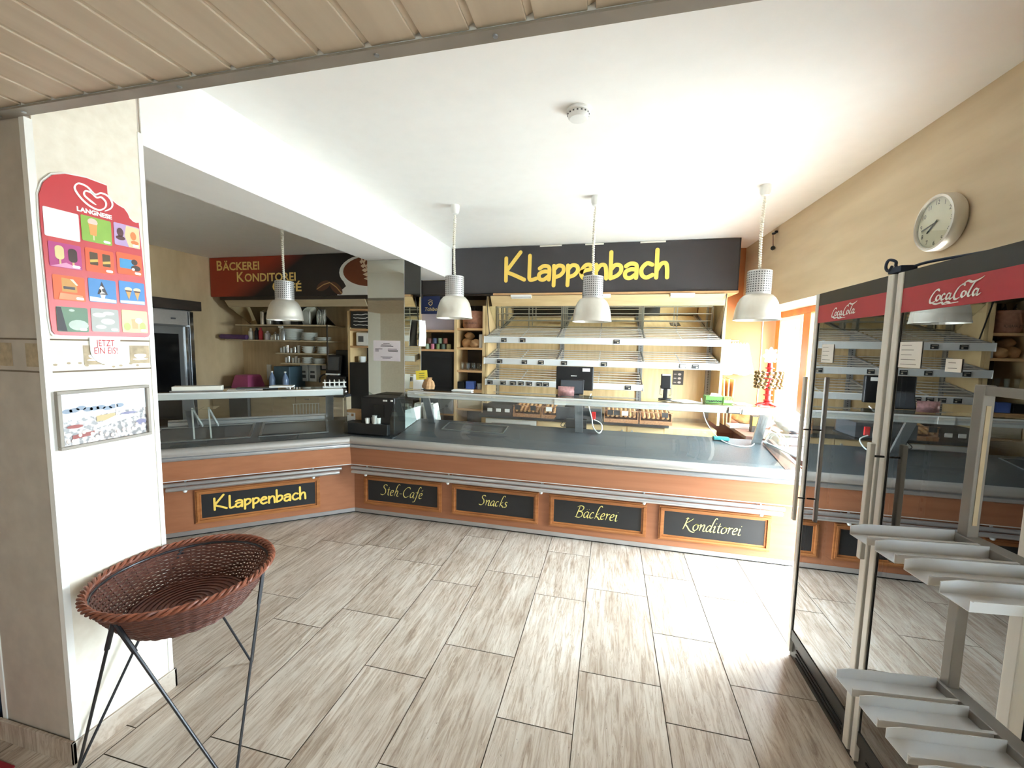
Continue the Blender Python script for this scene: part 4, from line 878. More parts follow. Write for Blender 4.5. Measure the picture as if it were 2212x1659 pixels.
lamp(-3.02, 3.34, 1.862, 'metal pendant lamp hanging below the beam in front of the red bakery banner')
# ================================================================ bread shelves on the back wall
t = thing('bread_shelf', 'tall maple bread shelf unit with three sloping tiers of metal slats', 'shelf', (-.14, 5.15, 0))
m = MB()
for x in (-1.53, 1.195): m = MB(); m.box(x, x + .03, 4.98, 5.42, .812, 2.275); m.build('side_panel', 'maple_upright', t, bevel=.002)
m = MB(); m.box(-1.5, 1.195, 5.405, 5.42, .812, 2.275); m.build('back_panel', 'maple_upright', t)
m = MB(); m.prism([(-1.45, 4.88, 2.265), (-1.45, 4.90, 2.27), (-1.45, 5.0, 2.155), (-1.45, 4.98, 2.15)], (2.645, 0, 0)); m.build('canopy_board', 'maple', t)
m = MB(); m.prism([(-1.495, 4.985, 2.15), (-1.495, 4.993, 2.156), (-1.495, 5.40, 1.856), (-1.495, 5.392, 1.85)], (2.685, 0, 0)); m.build('tilted_mirror', 'mirror', t)
for x in (-1.495, 1.19): m = MB(); m.bar((x, 4.88, 2.265), (x, 5.02, 1.80), .006, .012); m.build('strut', 'black', t)
for x in (-1.49, -.615, .37, 1.165):
    m = MB(); m.box(x - .03, x + .03, 5.385, 5.405, .83, 1.86); u_ = m.build('upright_rail', 'steel', t)
    m = MB()
    for k in range(46): m.box(x - .006, x + .006, 5.383, 5.385, .9 + k * .02, .911 + k * .02)
    m.build('rail_slot', 'hole_dark', u_)
tiers = [(1.698, 1.775, -1.505, 1.245, 1.905, 6), (1.44, 1.515, -1.505, 1.235, 1.63, 5), (1.18, 1.253, -1.485, .375, 1.37, 5)]
for z0, z1, xa, xb, zb, ns_ in tiers:
    m = MB(); m.prism([(xa, 4.842, z1), (xa, 4.836, z1 - .008), (xa, 4.846, z0 + .006), (xa, 4.852, z0), (xa, 4.862, z0), (xa, 4.862, z1)], (xb - xa, 0, 0)); r_ = m.build('price_rail', 'white_profile', t)
    segs = [(-1.49, -.615), (-.615, .37)] + ([(.37, 1.165)] if xb > .5 else [])
    for sx, ex in segs:
        m = MB()
        for k in range(ns_):
            f = (k + .4) / ns_; y = 4.872 + .48 * f; z = z1 + .004 + (zb - z1) * f
            m.tube([(sx + .012, y, z), (ex - .012, y, z)], .006, 6)
        for x in (sx + .012, ex - .012, (sx + ex) / 2): m.bar((x, 4.86, z1 - .012), (x, 5.36, zb - .012), .008, .012, up=(1, 0, 0))
        m.build('slat_tray', 'slat_metal', t, smooth=True)
    for x in [s_[0] for s_ in segs] + [segs[-1][1]]: m = MB(); m.prism([(x - .004, 4.86, z0 + .01), (x - .004, 4.86, z1), (x - .004, 5.38, zb), (x - .004, 5.38, zb - .12)], (.008, 0, 0)); m.build('bracket', 'steel', t)
    for x in (xa - .004, xb): m = MB(); m.box(x, x + .004, 4.836, 4.88, z0 - .002, z1 + .002); m.build('end_cap', 'white_plastic', r_)
# price tags clipped to the rails
X = lambda px: -1.485 + (px - 1050) * .00519
tagm = None
for row, (pxs, (z0, z1)) in enumerate((((1094, 1139, 1349), (1.698, 1.775)), ((1085, 1144, 1183, 1236, 1324, 1512), (1.44, 1.515)), ((1062, 1094, 1118, 1137, 1157, 1180, 1196, 1377), (1.18, 1.253)))):
    lab = ('black price tag on the top bread rail', 'black price tag on the middle bread rail', 'black price tag on the lowest bread rail')[row]
    for px in pxs:
        x = X(px)
        if tagm is None:
            r = thing('price_tag', lab, 'price tag', (x, 4.836, z0 + .012), 0, 'price tags on the bread shelf rails')
            m = MB(); m.box(x - .033, x + .033, 4.832, 4.836, z0 + .012, z0 + .058); m.build('card', 'board_black', r)
            m = MB(); pl = Plane((x, 4.832, z0 + .012), (1, 0, 0)); ribbon(m, [(-.024, .033), (.02, .034)], .006, pl, .0006); shape(m, ell(.014, .014, .011, .008, 8), pl, .0006); m.build('print', cm(190, 180, 160), r)
            tagm = r
        else: dup(tagm, (x, 4.836, z0 + .012), None, lab)
m = MB(); m.box(X(1487) - .034, X(1487) + .03, 4.831, 4.836, 1.455, 1.503); o = solo('price_card', m, 'board_black', 'black framed white price card on the middle bread rail at the right', 'price card')
m = MB(); m.box(X(1487) - .028, X(1487) + .024, 4.829, 4.831, 1.461, 1.497); m.build('card', 'paper', o)
t = thing('wall_poster', 'dark poster with three pale rolls on the shelf back panel', 'poster', (.83, 5.40, 1.22))
m = MB(); m.box(.765, .89, 5.401, 5.4045, 1.225, 1.40); m.build('sheet', 'dark_brown', t)
m = MB(); pl = Plane((.765, 5.401, 1.225), (1, 0, 0))
for k in range(3): shape(m, ell(.078, .03 + k * .05, .02, .015, 10), pl, .001); ribbon(m, [(.015, .03 + k * .05), (.04, .03 + k * .05)], .008, pl, .001)
m.build('print', cm(196, 180, 170), t)
# ---- cabinet and wicker trays below
t = thing('back_cabinet', 'low maple cabinet with dark worktop below the bread shelf', 'cabinet', (-.4, 5.1, 0))
m = MB(); m.box(-1.58, .68, 4.88, 5.40, .765, .81); m.build('worktop', 'worktop', t, bevel=.003)
m = MB(); m.box(-1.55, 1.19, 4.94, 5.395, .08, .765); m.build('carcass', 'maple', t)
m = MB(); m.box(.64, 1.19, 4.93, 4.94, .08, .76); m.build('filler_panel', 'maple_upright', t)
for a, b, k in ((-.83, -.31, .25), (-.30, .22, .19), (.23, .63, .26)):
    m = MB(); m.box(a, b, 4.922, 4.94, .1, .75); d = m.build('door', 'maple', t, bevel=.002)
    m = MB(); m.lathe([(0, 0), (.008, 0), (.008, .012), (.014, .018), (.012, .026), (0, .028)], 14, (b - .05 if k != .26 else a + .05, 4.922, .70), Matrix.Rotation(PI / 2, 3, 'X')); m.build('knob', 'aluminium', d, smooth=True)
m = MB(); m.box(-1.5, -.85, 4.92, 4.94, .1, .75); d = m.build('drawer', 'white_plastic', t, bevel=.004)
m = MB(); m.box(-1.42, -.92, 4.915, 4.92, .6, .7); m.build('recess', 'steel', d)
def tray(xa, xb, label, mt, loaf):
    t = thing('bread_tray', label, 'tray', ((xa + xb) / 2, 4.95, .81), 0, None)
    m = MB(); m.box(xa, xb, 4.80, 5.2, .812, .822); m.box(xa, xb, 4.80, 4.812, .822, .955 if not loaf else .85); m.box(xa, xa + .01, 4.812, 5.2, .822, .93); m.box(xb - .01, xb, 4.812, 5.2, .822, .93); m.box(xa, xb, 5.19, 5.2, .822, 1.0); m.build('crate', mt, t)
    if loaf:
        n = int((xb - xa) / .052)
        for k in range(n):
            m = MB(); x = xa + .02 + (xb - xa - .04) * (k + .5) / n; m.tube([(x, 4.815, .885), (x, 4.84, .89), (x, 5.0, .93), (x, 5.16, .97), (x, 5.18, .975)], [.012, .021, .023, .021, .01], 8); m.build('rib', 'bread', t, smooth=True)
        m = MB(); m.box(xa, xb, 4.796, 4.808, .835, .855); m.box(xa, xb, 4.797, 4.808, .945, .955); m.build('front_bar', 'tray_wicker', t)
    return t
tray(-1.50, -1.13, 'dark brown tray with three white labels under the lowest bread rail', 'dark_brown', False)
tray(-1.12, -.78, 'wicker bread tray second from the left on the back cabinet', 'tray_wicker', True)
tray(-.77, -.42, 'wicker bread tray partly behind the till on the back cabinet', 'tray_wicker', True)
tray(-.04, .34, 'wicker bread tray right of the till on the back cabinet', 'tray_wicker', True)
tray(.355, .70, 'wicker bread tray at the right end of the back cabinet', 'tray_wicker', True)
lab1 = 'small white label on the dark brown bread tray'
for x in (-1.41, -1.30, -1.19):
    m = MB(); m.box(x - .03, x + .03, 4.793, 4.799, .86, .90); solo('tray_label', m, 'paper', lab1, 'label', 'labels on the bread trays')
for x, lb in ((-1.06, 'black tag on the second bread tray from the left'), (-.87, 'black tag on the second bread tray from the left'), (.03, 'black tag on the bread tray right of the till'), (.10, 'black tag on the bread tray right of the till'), (.62, 'black tag on the rightmost bread tray')):
    m = MB(); m.box(x - .033, x + .033, 4.79, 4.797, .90, .955); solo('tray_label', m, 'board_black', lb, 'label', 'black tags on the bread trays')
for x, lb in ((-.68, 'white card on the bread tray left of the till'), (.19, 'white framed card on the bread tray right of the till')):
    m = MB(); m.box(x - .035, x + .035, 4.79, 4.797, .90, .95); solo('tray_card', m, 'paper', lb, 'label')

# ================================================================ till, terminal and things on the glass shelf
t = thing('till', 'black cash till seen from behind with a small grey customer display', 'till', (-.3, 4.2, 1.06))
m = MB(); m.box(-.51, -.06, 4.10, 4.42, .93, 1.06); m.build('cash_drawer', 'screen_grey', t, bevel=.004)
m = MB(); m.box(-.40, -.2, 4.03, 4.10, .80, .95); m.box(-.53, -.05, 4.08, 4.44, .915, .93); m.build('mount', 'black', t)
m = MB(); m.box(-.36, -.30, 4.22, 4.28, 1.06, 1.3); m.box(-.43, -.23, 4.16, 4.36, 1.06, 1.075); m.build('stand', 'black', t, bevel=.004)
m = MB(); m.box(-.53, -.155, 4.20, 4.245, 1.225, 1.465); mo = m.build('monitor', 'black', t, bevel=.01)
m = MB(); m.box(-.265, -.19, 4.196, 4.2, 1.418, 1.45); m.build('sticker', 'paper', mo)
m = MB(); m.box(-.38, -.32, 4.197, 4.2, 1.367, 1.374); m.build('badge', 'porcelain', mo)
RT = Matrix.Rotation(-.25, 3, 'X'); m = MB(); m.obox((-.36, 4.12, 1.265), (.235, .025, .15), RT); cd = m.build('customer_display', 'black', t, bevel=.004)
m = MB(); m.obox((-.36, 4.107, 1.2665), (.215, .004, .128), RT); m.build('screen', 'screen_grey', cd)
m = MB(); m.bar((-.3, 4.12, 1.2), (-.3, 4.24, 1.1), .03, .02); m.build('display_arm', 'black', t)
m = MB(); m.tube(catmull([(-.17, 4.15, 1.2), (-.19, 4.06, 1.12), (-.15, 4.02, .98), (-.13, 3.96, .90), (-.08, 3.9, .86), (-.05, 3.94, .88), (-.06, 4.02, .93), (-.13, 4.05, .96)], 6), .006, 6); solo('cable', m, 'cable_white', 'white cable hanging in a loop below the till', 'cable', smooth=True)
m = MB(); m.box(-.155, -.115, 4.07, 4.09, .955, 1.03); solo('red_tag', m, 'red_plastic', 'small red plastic tag hanging beside the till drawer', 'tag', bevel=.003)
m = MB(); m.tube(catmull([(-.42, 4.1, .93), (-.45, 4.05, .885), (-.41, 4.03, .87), (-.38, 4.06, .90), (-.42, 4.04, .875), (-.39, 4.09, .92)], 6), .004, 5); solo('cable', m, 'black', 'tangled black cable under the till drawer', 'cable')
ZS = 1.2035
t = thing('payment_terminal', 'black card payment terminal on a pole on the glass shelf', 'terminal', (.50, 3.93, ZS))
m = MB(); m.lathe([(0, 0), (.058, 0), (.058, .008), (.03, .014), (0, .014)], 28, (.50, 3.93, ZS)); m.build('base', 'black', t, smooth=True)
m = MB(); m.box(.482, .518, 3.915, 3.945, ZS + .01, 1.30); m.build('pole', 'black', t, bevel=.004)
RT = Matrix.Rotation(-.2, 3, 'X'); m = MB(); m.obox((.50, 3.92, 1.368), (.085, .03, .135), RT); b_ = m.build('head', 'black', t, bevel=.008)
m = MB(); m.obox((.50, 3.90, 1.428), (.072, .006, .014), RT); m.obox((.50, 3.925, 1.295), (.07, .012, .012), RT); m.build('trim', 'porcelain', b_)
m = MB(); m.tube([(.455, 3.925, 1.33), (.452, 3.90, 1.25), (.47, 3.90, 1.245)], .003, 6); m.tube([(.545, 3.925, 1.33), (.548, 3.90, 1.25), (.53, 3.90, 1.245)], .003, 6); m.build('guard', 'black', t)
t = thing('mint_box', 'green and white open sweet box on the glass shelf', 'box', (.925, 3.87, ZS))
m = MB(); m.box(.82, .955, 3.82, 3.92, ZS, 1.262); m.build('box', cm(96, 140, 70), t)
m = MB(); m.box(.958, 1.035, 3.815, 3.92, ZS, 1.258); m.build('pack', 'green_print', t)
m = MB(); m.prism([(.85, 3.82, 1.262), (.95, 3.82, 1.262), (.93, 3.82, 1.285), (.86, 3.82, 1.29)], (0, .004, 0)); m.build('flap', 'paper', t)
m = MB(); text(m, 'mentos', .03, Plane((.822, 3.82, 1.212), (1, 0, 0)), 0, 0, h=.001, fit=.125, bold=.001); m.build('lettering', 'black', t)
m = MB(); pl = Plane((.96, 3.815, 1.21), (1, 0, 0)); shape(m, [(.004, .002), (.07, .002), (.07, .02), (.004, .02)], pl, .001); m.build('stripe', 'porcelain', t)
m = MB(); text(m, 'mentos', .018, pl, .006, .004, h=.0018, fit=.06); m.build('brand_print', cm(70, 100, 190), t)
m = MB()
for k in range(3): shape(m, [(.012 + k * .02, .026), (.022 + k * .02, .026), (.028 + k * .02, .042), (.018 + k * .02, .042)], pl, .001)
m.build('picture_print', 'letter_yellow', t)
t = thing('lollipop_stand', 'red lollipop stand with rings of brown lollipops on the glass shelf', 'display stand', (1.30, 3.83, ZS)); o = Vector((1.30, 3.83, ZS))
m = MB(); prof_ = [(0, 0), (.05, .004), (.03, .03)]
for k in range(7): prof_ += [(.02, .035 + k * .045), (.034, .04 + k * .045), (.034, .046 + k * .045), (.02, .05 + k * .045)]
prof_ += [(.018, .355), (0, .36)]; m.lathe(prof_, 16, o)
for k in range(4): 
    a = k * PI / 2 + .4; m.bar(o + Vector((.02 * math.cos(a), .02 * math.sin(a), .02)), o + Vector((.105 * math.cos(a), .105 * math.sin(a), .004)), .03, .008)
m.build('column', 'red_plastic', t, smooth=True)
m = MB(); pts = [(.052 + .008 * math.cos(8 * a)) for a in [2 * PI * k / 48 for k in range(48)]]
m.prism([o + Vector((r_ * math.cos(2 * PI * k / 48), -.0, .415 + r_ * 1.25 * math.sin(2 * PI * k / 48))) for k, r_ in enumerate(pts)], (0, .005, 0)); hd = m.build('header_card', 'white_plastic', t)
m = MB(); pl = Plane(o + Vector((0, 0, .415)), (1, 0, 0)); shape(m, ell(0, 0, .038, .03, 20), pl, .001); m.build('print', cm(250, 226, 140), hd)
sw = None
for r in range(5):
    for k in range(14):
        a = 2 * PI * k / 14 + .1 * r; p = o + Vector((.098 * math.cos(a), .098 * math.sin(a), .155 + r * .03))
        if sw is None:
            sw = thing('lollipop', 'brown wrapped lollipop stuck in the red stand', 'lollipop', tuple(p), a, 'lollipops in the red stand')
            m = MB(); m.lathe([(0, -.015), (.010, -.011), (.0155, 0), (.010, .011), (0, .015)], 10, p); m.build('sweet', 'foil_brown', sw, smooth=True)
            m = MB(); m.tube([p, p - Vector((math.cos(a), math.sin(a), 0)) * .07], .0018, 5); m.build('stick', 'porcelain', sw)
        else: dup(sw, p, a)
def sheet(name, label, cat, c, w_, d, rz, mt='paper', th=.0015, tilt=None, lines=0):
    t = thing(name, label, cat, c, rz); R_ = Matrix.Rotation(rz, 3, 'Z') @ (tilt or Matrix.Identity(3)); m = MB(); m.obox(Vector(c) + R_ @ Vector((0, 0, th / 2)), (w_, d, th), R_); m.build('sheet', mt, t)
    return t
sheet('paper', 'white paper sheets lying on the glass shelf right of the payment terminal', 'paper', (.66, 3.86, ZS), .19, .2, .5)
sheet('paper', 'white paper lying on the glass shelf beside the red lollipop stand', 'paper', (1.11, 3.86, ZS), .12, .16, .1)
for k, (xa, xb, lb) in enumerate(((.965, 1.055, 'black edged price card on the shelf edge below the sweet box'), (1.075, 1.155, 'white price card on the shelf edge below the lollipop stand'), (-.475, -.37, 'cream sticker on the glass shelf edge below the till'))):
    t = thing('edge_card', lb, 'price card', ((xa + xb) / 2, 3.687, 1.14)); m = MB(); m.box(xa, xb, 3.684, 3.6885, 1.137, 1.192)
    m.build('card', 'board_black' if k == 0 else 'paper', t)
    if k == 0: m = MB(); m.box(xa + .006, xb - .004, 3.682, 3.684, 1.146, 1.19); m.build('sheet', 'paper', t)
t = thing('snack_bag', 'shiny pink and silver snack bag standing on the glass shelf below the till', 'bag', (-.385, 3.82, ZS)); rr = random.Random(2)
m = MB(); m.grid([[(-.385 + (u - .5) * .15, 3.82 - .028 * math.sin(PI * u) * math.sin(PI * min(1, v * 1.15)) * s_ + rr.uniform(-.003, .003), ZS + .002 + v * .09) for u in [k / 8 for k in range(9)]] for s_ in (1,) for v in [k / 6 for k in range(7)]])
m.grid([[(-.385 + (u - .5) * .15, 3.82 + .028 * math.sin(PI * u) * math.sin(PI * min(1, v * 1.15)), ZS + .002 + v * .09) for u in [k / 8 for k in range(9)]] for v in [k / 6 for k in range(7)]]); m.build('bag', 'foil_pink', t, smooth=True)
m = MB(); m.box(.93, 1.06, 3.93, 3.99, .859, .885); solo('sponge', m, 'teal', 'teal sponge cloth lying at the back edge of the counter', 'sponge', bevel=.006)
def dz(y): return .768 + (.035 - (C0.y - y)) * .163 + .004
P = catmull([(.86, 4.2, 1.2), (.88, 4.08, 1.02), (.95, 3.99, .90), (1.02, 3.90, dz(3.9)), (1.1, 3.84, dz(3.84)), (1.2, 3.85, dz(3.85)), (1.27, 3.95, dz(3.95)), (1.34, 4.1, .88), (1.45, 4.3, .83)], 6)
m = MB(); m.tube(P, .005, 6); solo('cable', m, 'cable_white', 'white cable trailing across the dark counter top', 'cable', smooth=True)
m = MB()
for q in range(3): m.tube(catmull([(1.40 + q * .02, 4.1, .82), (1.39 + q * .02, 4.05, .90), (1.43 + q * .025, 3.98, .94), (1.47 + q * .02, 3.92, .86), (1.49, 3.85, .79)], 6), .005, 6)
solo('cable', m, 'cable_white', 'bundle of white cables behind the right end glass of the counter', 'cable', smooth=True)
# ---- on the bench by the window
def blob(name, label, cat, c, r, mt, amp=.25, seed=1, grp=None):
    rr = random.Random(seed); m = MB(); ph_ = [rr.uniform(0, 6) for _ in range(6)]
    m.lathe([(math.sin(PI * k / 10), -math.cos(PI * k / 10)) for k in range(11)], 20)
    vs = []
    for v in m.v:
        v = Vector(v); a = math.atan2(v.y, v.x); f = 1 + amp * (.5 * math.sin(3 * a + ph_[0]) * math.cos(2 * v.z + ph_[1]) + .5 * math.sin(5 * v.z + ph_[2] + 2 * a)); vs.append((c[0] + v.x * r[0] * f, c[1] + v.y * r[1] * f, c[2] + max(-.98, v.z * f) * r[2]))
    m.v = vs; return solo(name, m, mt, label, cat, grp, smooth=True)
SZ = .816
blob('paper_bag', 'crumpled orange brown paper bag on the window bench beside the boards', 'bag', (1.52, 5.15, SZ + .1), (.12, .14, .1), 'bread', .2, 3)
blob('plastic_bag', 'white crumpled plastic bag on the window bench', 'bag', (1.68, 5.0, SZ + .12), (.12, .12, .12), 'bag_white', .25, 4)
t = thing('picture_box', 'small black and gold box with coffee cups printed on the window bench', 'box', (1.52, 4.72, SZ)); m = MB(); m.box(1.46, 1.58, 4.68, 4.76, SZ, SZ + .17); m.build('box', 'dark_brown', t, bevel=.003)
m = MB(); m.box(1.465, 1.575, 4.677, 4.68, SZ + .07, SZ + .16); m.build('print', cm(214, 160, 60), t)
t = thing('tray_stack', 'shallow white cardboard lid on the window bench', 'lid', (1.42, 4.95, SZ)); m = MB(); m.box(1.30, 1.60, 4.85, 5.02, SZ, SZ + .03); m.build('lid', 'paper', t, bevel=.004)
t = thing('steel_scale', 'grey steel kitchen scale behind the right end glass of the counter', 'scale', (1.62, 4.2, SZ)); m = MB(); m.box(1.50, 1.75, 4.1, 4.35, SZ, SZ + .07); m.build('body', 'steel', t, bevel=.01)
m = MB(); m.box(1.52, 1.73, 4.12, 4.33, SZ + .085, SZ + .10); m.box(1.6, 1.65, 4.2, 4.25, SZ + .07, SZ + .085); m.build('plate', 'chrome', t, bevel=.004)
blob('plastic_bag', 'white plastic bag lying on the steel scale by the window', 'bag', (1.64, 4.24, SZ + .20), (.13, .12, .10), 'bag_white', .2, 9)
blob('bread_bag', 'pale patterned bag lying on the window bench next to the fridge', 'bag', (1.72, 3.75, SZ + .05), (.13, .12, .06), 'paper_lilac', .15, 12)
for k, x in enumerate((1.275, 1.315, 1.36)):
    m = MB(); m.obox((x, 5.22, SZ + .26), (.014, .34, .52), Matrix.Rotation(.04 * (k - 1), 3, 'Y')); solo('wooden_board', m, 'beech', ('wooden board leaning nearest the bread shelf', 'middle wooden board leaning by the orange wall', 'wooden board leaning farthest from the bread shelf')[k], 'board', 'boards leaning by the orange wall', bevel=.003)
t = thing('carrier_bags', 'bunch of thin white carrier bags hanging on the orange wall', 'bag', (1.36, 5.30, 1.75)); rr = random.Random(8)
for q in range(4):
    m = MB(); cx_ = 1.37 + q * .055
    m.grid([[(cx_ + (u - .5) * (.09 + .17 * v), 5.30 + q * .02 + .022 * math.sin(9 * u + q * 2) * (.4 + v), 1.76 - .36 * v - .03 * abs(math.sin(4 * u + q)) + rr.uniform(-.005, .005)) for u in [k / 10 for k in range(11)]] for v in [k / 8 for k in range(9)]]); m.build('bag', 'bag_white', t, smooth=True, solid=.002)
m = MB(); m.tube([(1.222, 5.32, 1.77), (1.46, 5.32, 1.775)], .008, 8); m.build('hook', 'steel', t)
m = MB(); m.tube(catmull([(1.74, 5.432, 2.12), (1.735, 5.432, 1.9), (1.74, 5.432, 1.6), (1.735, 5.432, 1.2), (1.74, 5.432, .82)], 5), .006, 6); solo('cable', m, 'cable_white', 'pale cable running down the orange wall beside the window', 'cable', smooth=True)

# ================================================================ tall shelf between the column and the bread shelf
t = thing('tall_shelf', 'tall maple shelf unit with open bays left of the bread shelf', 'shelf', (-2.0, 5.2, 0))
for x in (-2.50, -1.955, -1.575):
    m = MB(); m.box(x, x + .04, 4.98, 5.42, 0, 2.16 if x > -1.7 else 2.2); m.build('upright', 'maple_upright', t, bevel=.002)
for x0, x1, z in ((-2.46, -1.955, 1.825), (-2.46, -1.955, 1.575), (-2.46, -1.955, .74), (-1.915, -1.575, 1.85), (-1.915, -1.575, 1.605), (-1.915, -1.575, 1.315), (-1.915, -1.575, 1.07), (-1.915, -1.575, .82)):
    m = MB(); m.box(x0, x1, 4.985, 5.41, z, z + .028); m.build('board', 'beech', t, bevel=.002)
m = MB(); m.box(-2.46, -1.575, 5.40, 5.42, 0, 2.2); m.build('back_panel', 'dark_brown', t)
m = MB(); m.box(-2.46, -1.955, 5.10, 5.12, 1.853, 2.25); solo('panel', m, 'lilac_panel', 'pale lilac panel in the top bay of the tall shelf', 'panel')
t = thing('coffee_sign', 'dark blue sign with gold bean emblem and lettering above the tall shelf', 'sign', (-2.27, 4.97, 2.06)); m = MB(); m.box(-2.40, -2.145, 4.955, 4.97, 2.055, 2.28); m.build('panel', 'navy', t, bevel=.002)
m = MB(); pl = Plane((-2.27, 4.955, 2.055), (1, 0, 0)); text(m, 'Tchibo', .062, pl, -.085, .04, h=.001, fit=.17, shear=.25, bold=.001)
ribbon(m, [(q.x, q.y) for q in catmull([(-.01, .115, 0), (-.025, .135, 0), (0, .155, 0), (.025, .145, 0), (.02, .12, 0), (-.005, .105, 0)], 5)], .009, pl, .001); ribbon(m, [(-.03, .17), (.0, .18), (.03, .165)], .006, pl, .001); m.build('emblem', cm(214, 190, 130), t)
t = thing('coffee_sack', 'brown jute sack printed with dark letters in the top shelf bay', 'sack', (-1.74, 5.15, 1.88))
m = MB(); m.lathe([(0, 0), (.13, 0), (.15, .03), (.155, .12), (.15, .2), (.158, .215), (.15, .22), (.13, .19), (0, .16)], 24, (-1.745, 5.16, 1.88)); m.build('sack', 'sack', t, smooth=True)
m = MB(); text(m, '100% ARABICA', .04, Plane((-1.745, 4.995, 1.93), (1, 0, 0)), 0, 0, 'CENTER', fit=.17); m.build('print', 'dark_brown', t)
m = MB()
for k in range(14):
    a = k * .9; m.tube([(-1.745 + .06 * math.cos(a), 5.16 + .06 * math.sin(a), 2.05), (-1.745 + .11 * math.cos(a + .6), 5.16 + .1 * math.sin(a + .6), 2.12 + .02 * (k % 3))], .006, 5)
m.build('twigs', 'dark_brown', t)
for k, (x, y, z, s_) in enumerate(((-1.82, 5.12, 1.635, 1.0), (-1.70, 5.08, 1.635, .9), (-1.80, 5.14, 1.735, .85))):
    blob('coffee_bag', ('tan paper bag at the left of the tall shelf', 'tan paper bag at the right of the small heap', 'tan paper bag lying on top of the small heap')[k], 'bag', (x, y, z + .055 * s_), (.075 * s_, .07, .062 * s_), 'kraft', .16, 20 + k, 'tan bags in the tall shelf')
t = thing('napkin_holder', 'pale canister beside the tan bags in the tall shelf', 'canister', (-1.61, 5.06, 1.634)); m = MB(); m.lathe([(0, 0), (.03, 0), (.03, .16), (.025, .17), (0, .17)], 16, (-1.615, 5.06, 1.634)); m.build('body', 'porcelain', t, smooth=True)
glass = None
for k in range(7):
    p = (-1.86 + k * .04, 5.05 + .05 * (k % 2), 1.344)
    if glass is None:
        glass = thing('drinking_glass', 'clear drinking glass in the tall shelf', 'glass', p, 0, 'glasses in the tall shelf'); m = MB(); m.lathe([(0, 0), (.017, 0), (.022, .09), (.02, .09), (.015, .006), (0, .006)], 14, p); m.build('tumbler', 'clear_glass', glass, smooth=True)
    else: dup(glass, p)
m = MB(); m.box(-1.80, -1.69, 5.0, 5.1, 1.10, 1.2); t = solo('blue_box', m, 'blue_box', 'small blue box in the lower bay of the tall shelf', 'box', bevel=.003)
m = MB(); m.box(-1.91, -1.82, 5.0, 5.2, 1.10, 1.19); solo('dark_box', m, 'black', 'black box left of the small blue box in the tall shelf', 'box', bevel=.004)
m = MB(); m.lathe([(0, 0), (.03, 0), (.034, .07), (.03, .075), (0, .075)], 16, (-1.63, 5.05, 1.10)); solo('jar', m, 'glassware', 'small glass jar right of the small blue box', 'jar', smooth=True)
sheet('paper', 'white booklet lying in the lower bay of the tall shelf', 'paper', (-1.76, 5.03, 1.0), .3, .16, .1, th=.05)
m = MB(); m.box(-1.9, -1.58, 4.99, 5.3, .85, .98); solo('drawer_box', m, 'maple_grey', 'light wooden box under the white booklet in the tall shelf', 'box', bevel=.003)
cols_ = [(150, 170, 150), (190, 110, 130), (120, 140, 90), (90, 110, 100), (170, 160, 110), (110, 70, 60), (70, 80, 110), (130, 150, 120), (150, 90, 80)]
for k in range(9):
    x = -2.36 + (k % 5) * .075 + (.03 if k > 4 else 0); z = 1.604 + (0 if k < 5 else .075); r_ = .03
    m = MB(); m.lathe([(0, 0), (r_, 0), (r_, .062), (r_ * .85, .068), (0, .07)], 14, (x, 5.06, z)); tag(m.build('tea_tin', cm(*cols_[k]), None, smooth=True), ('small tin in the lower row of the tall shelf' if k < 5 else 'small tin stacked in the upper row of the tall shelf'), 'tin', 'tins in the tall shelf')
t = thing('dark_oven', 'large black appliance in the middle bay of the tall shelf', 'oven', (-2.2, 5.2, 1.05)); m = MB(); m.box(-2.455, -1.96, 5.0, 5.39, 1.06, 1.57); m.build('body', 'black_matt', t, bevel=.004)
m = MB(); m.box(-2.43, -1.99, 4.994, 5.0, 1.12, 1.5); m.build('door', 'black', t)
t = thing('microwave', 'silver microwave oven low in the tall shelf beside the column', 'microwave', (-2.2, 5.15, .768)); m = MB(); m.box(-2.455, -1.96, 4.96, 5.35, .768, 1.03); m.build('case', 'steel', t, bevel=.004)
m = MB(); m.box(-2.44, -2.12, 4.952, 4.96, .79, 1.01); d = m.build('door', 'fridge_liner', t, bevel=.003)
m = MB(); m.box(-2.41, -2.16, 4.95, 4.952, .83, .98); m.build('window', 'screen_grey', d)
m = MB(); m.lathe([(0, 0), (.02, 0), (.018, .014), (0, .014)], 16, (-2.04, 4.96, .87), Matrix.Rotation(PI / 2, 3, 'X')); m.build('dial', 'fridge_liner', t)
m = MB(); m.box(-2.5, -1.95, 4.99, 5.4, 1.04, 1.06); solo('board', m, 'beech', 'thin shelf board above the silver microwave', 'board')
# ---- on and around the mirrored column
t = thing('hanging_towel', 'white towel hanging on the right side of the mirrored column', 'towel', (-1.94, 4.02, 1.64)); m = MB()
m.grid([[(-1.962 + .03 + .018 * math.sin(7 * u + 2 * v), 3.90 + .17 * u * (.75 + .25 * v) + .03 * (1 - v), 1.91 - .27 * v) for u in [k / 10 for k in range(11)]] for v in [k / 8 for k in range(9)]]); m.build('cloth', 'towel', t, smooth=True, solid=.008)
m = MB(); m.tube([(-1.968, 4.0, 1.905), (-1.93, 4.0, 1.91)], .006, 8); m.build('hook', 'steel', t)
t = thing('paper_notice', 'pale printed notice taped to the front of the mirrored column', 'notice', (-2.165, 3.699, 1.49)); m = MB(); m.box(-2.31, -2.015, 3.6975, 3.6995, 1.487, 1.69); m.build('sheet', 'paper_lilac', t)
m = MB(); pl = Plane((-2.31, 3.6975, 1.487), (1, 0, 0))
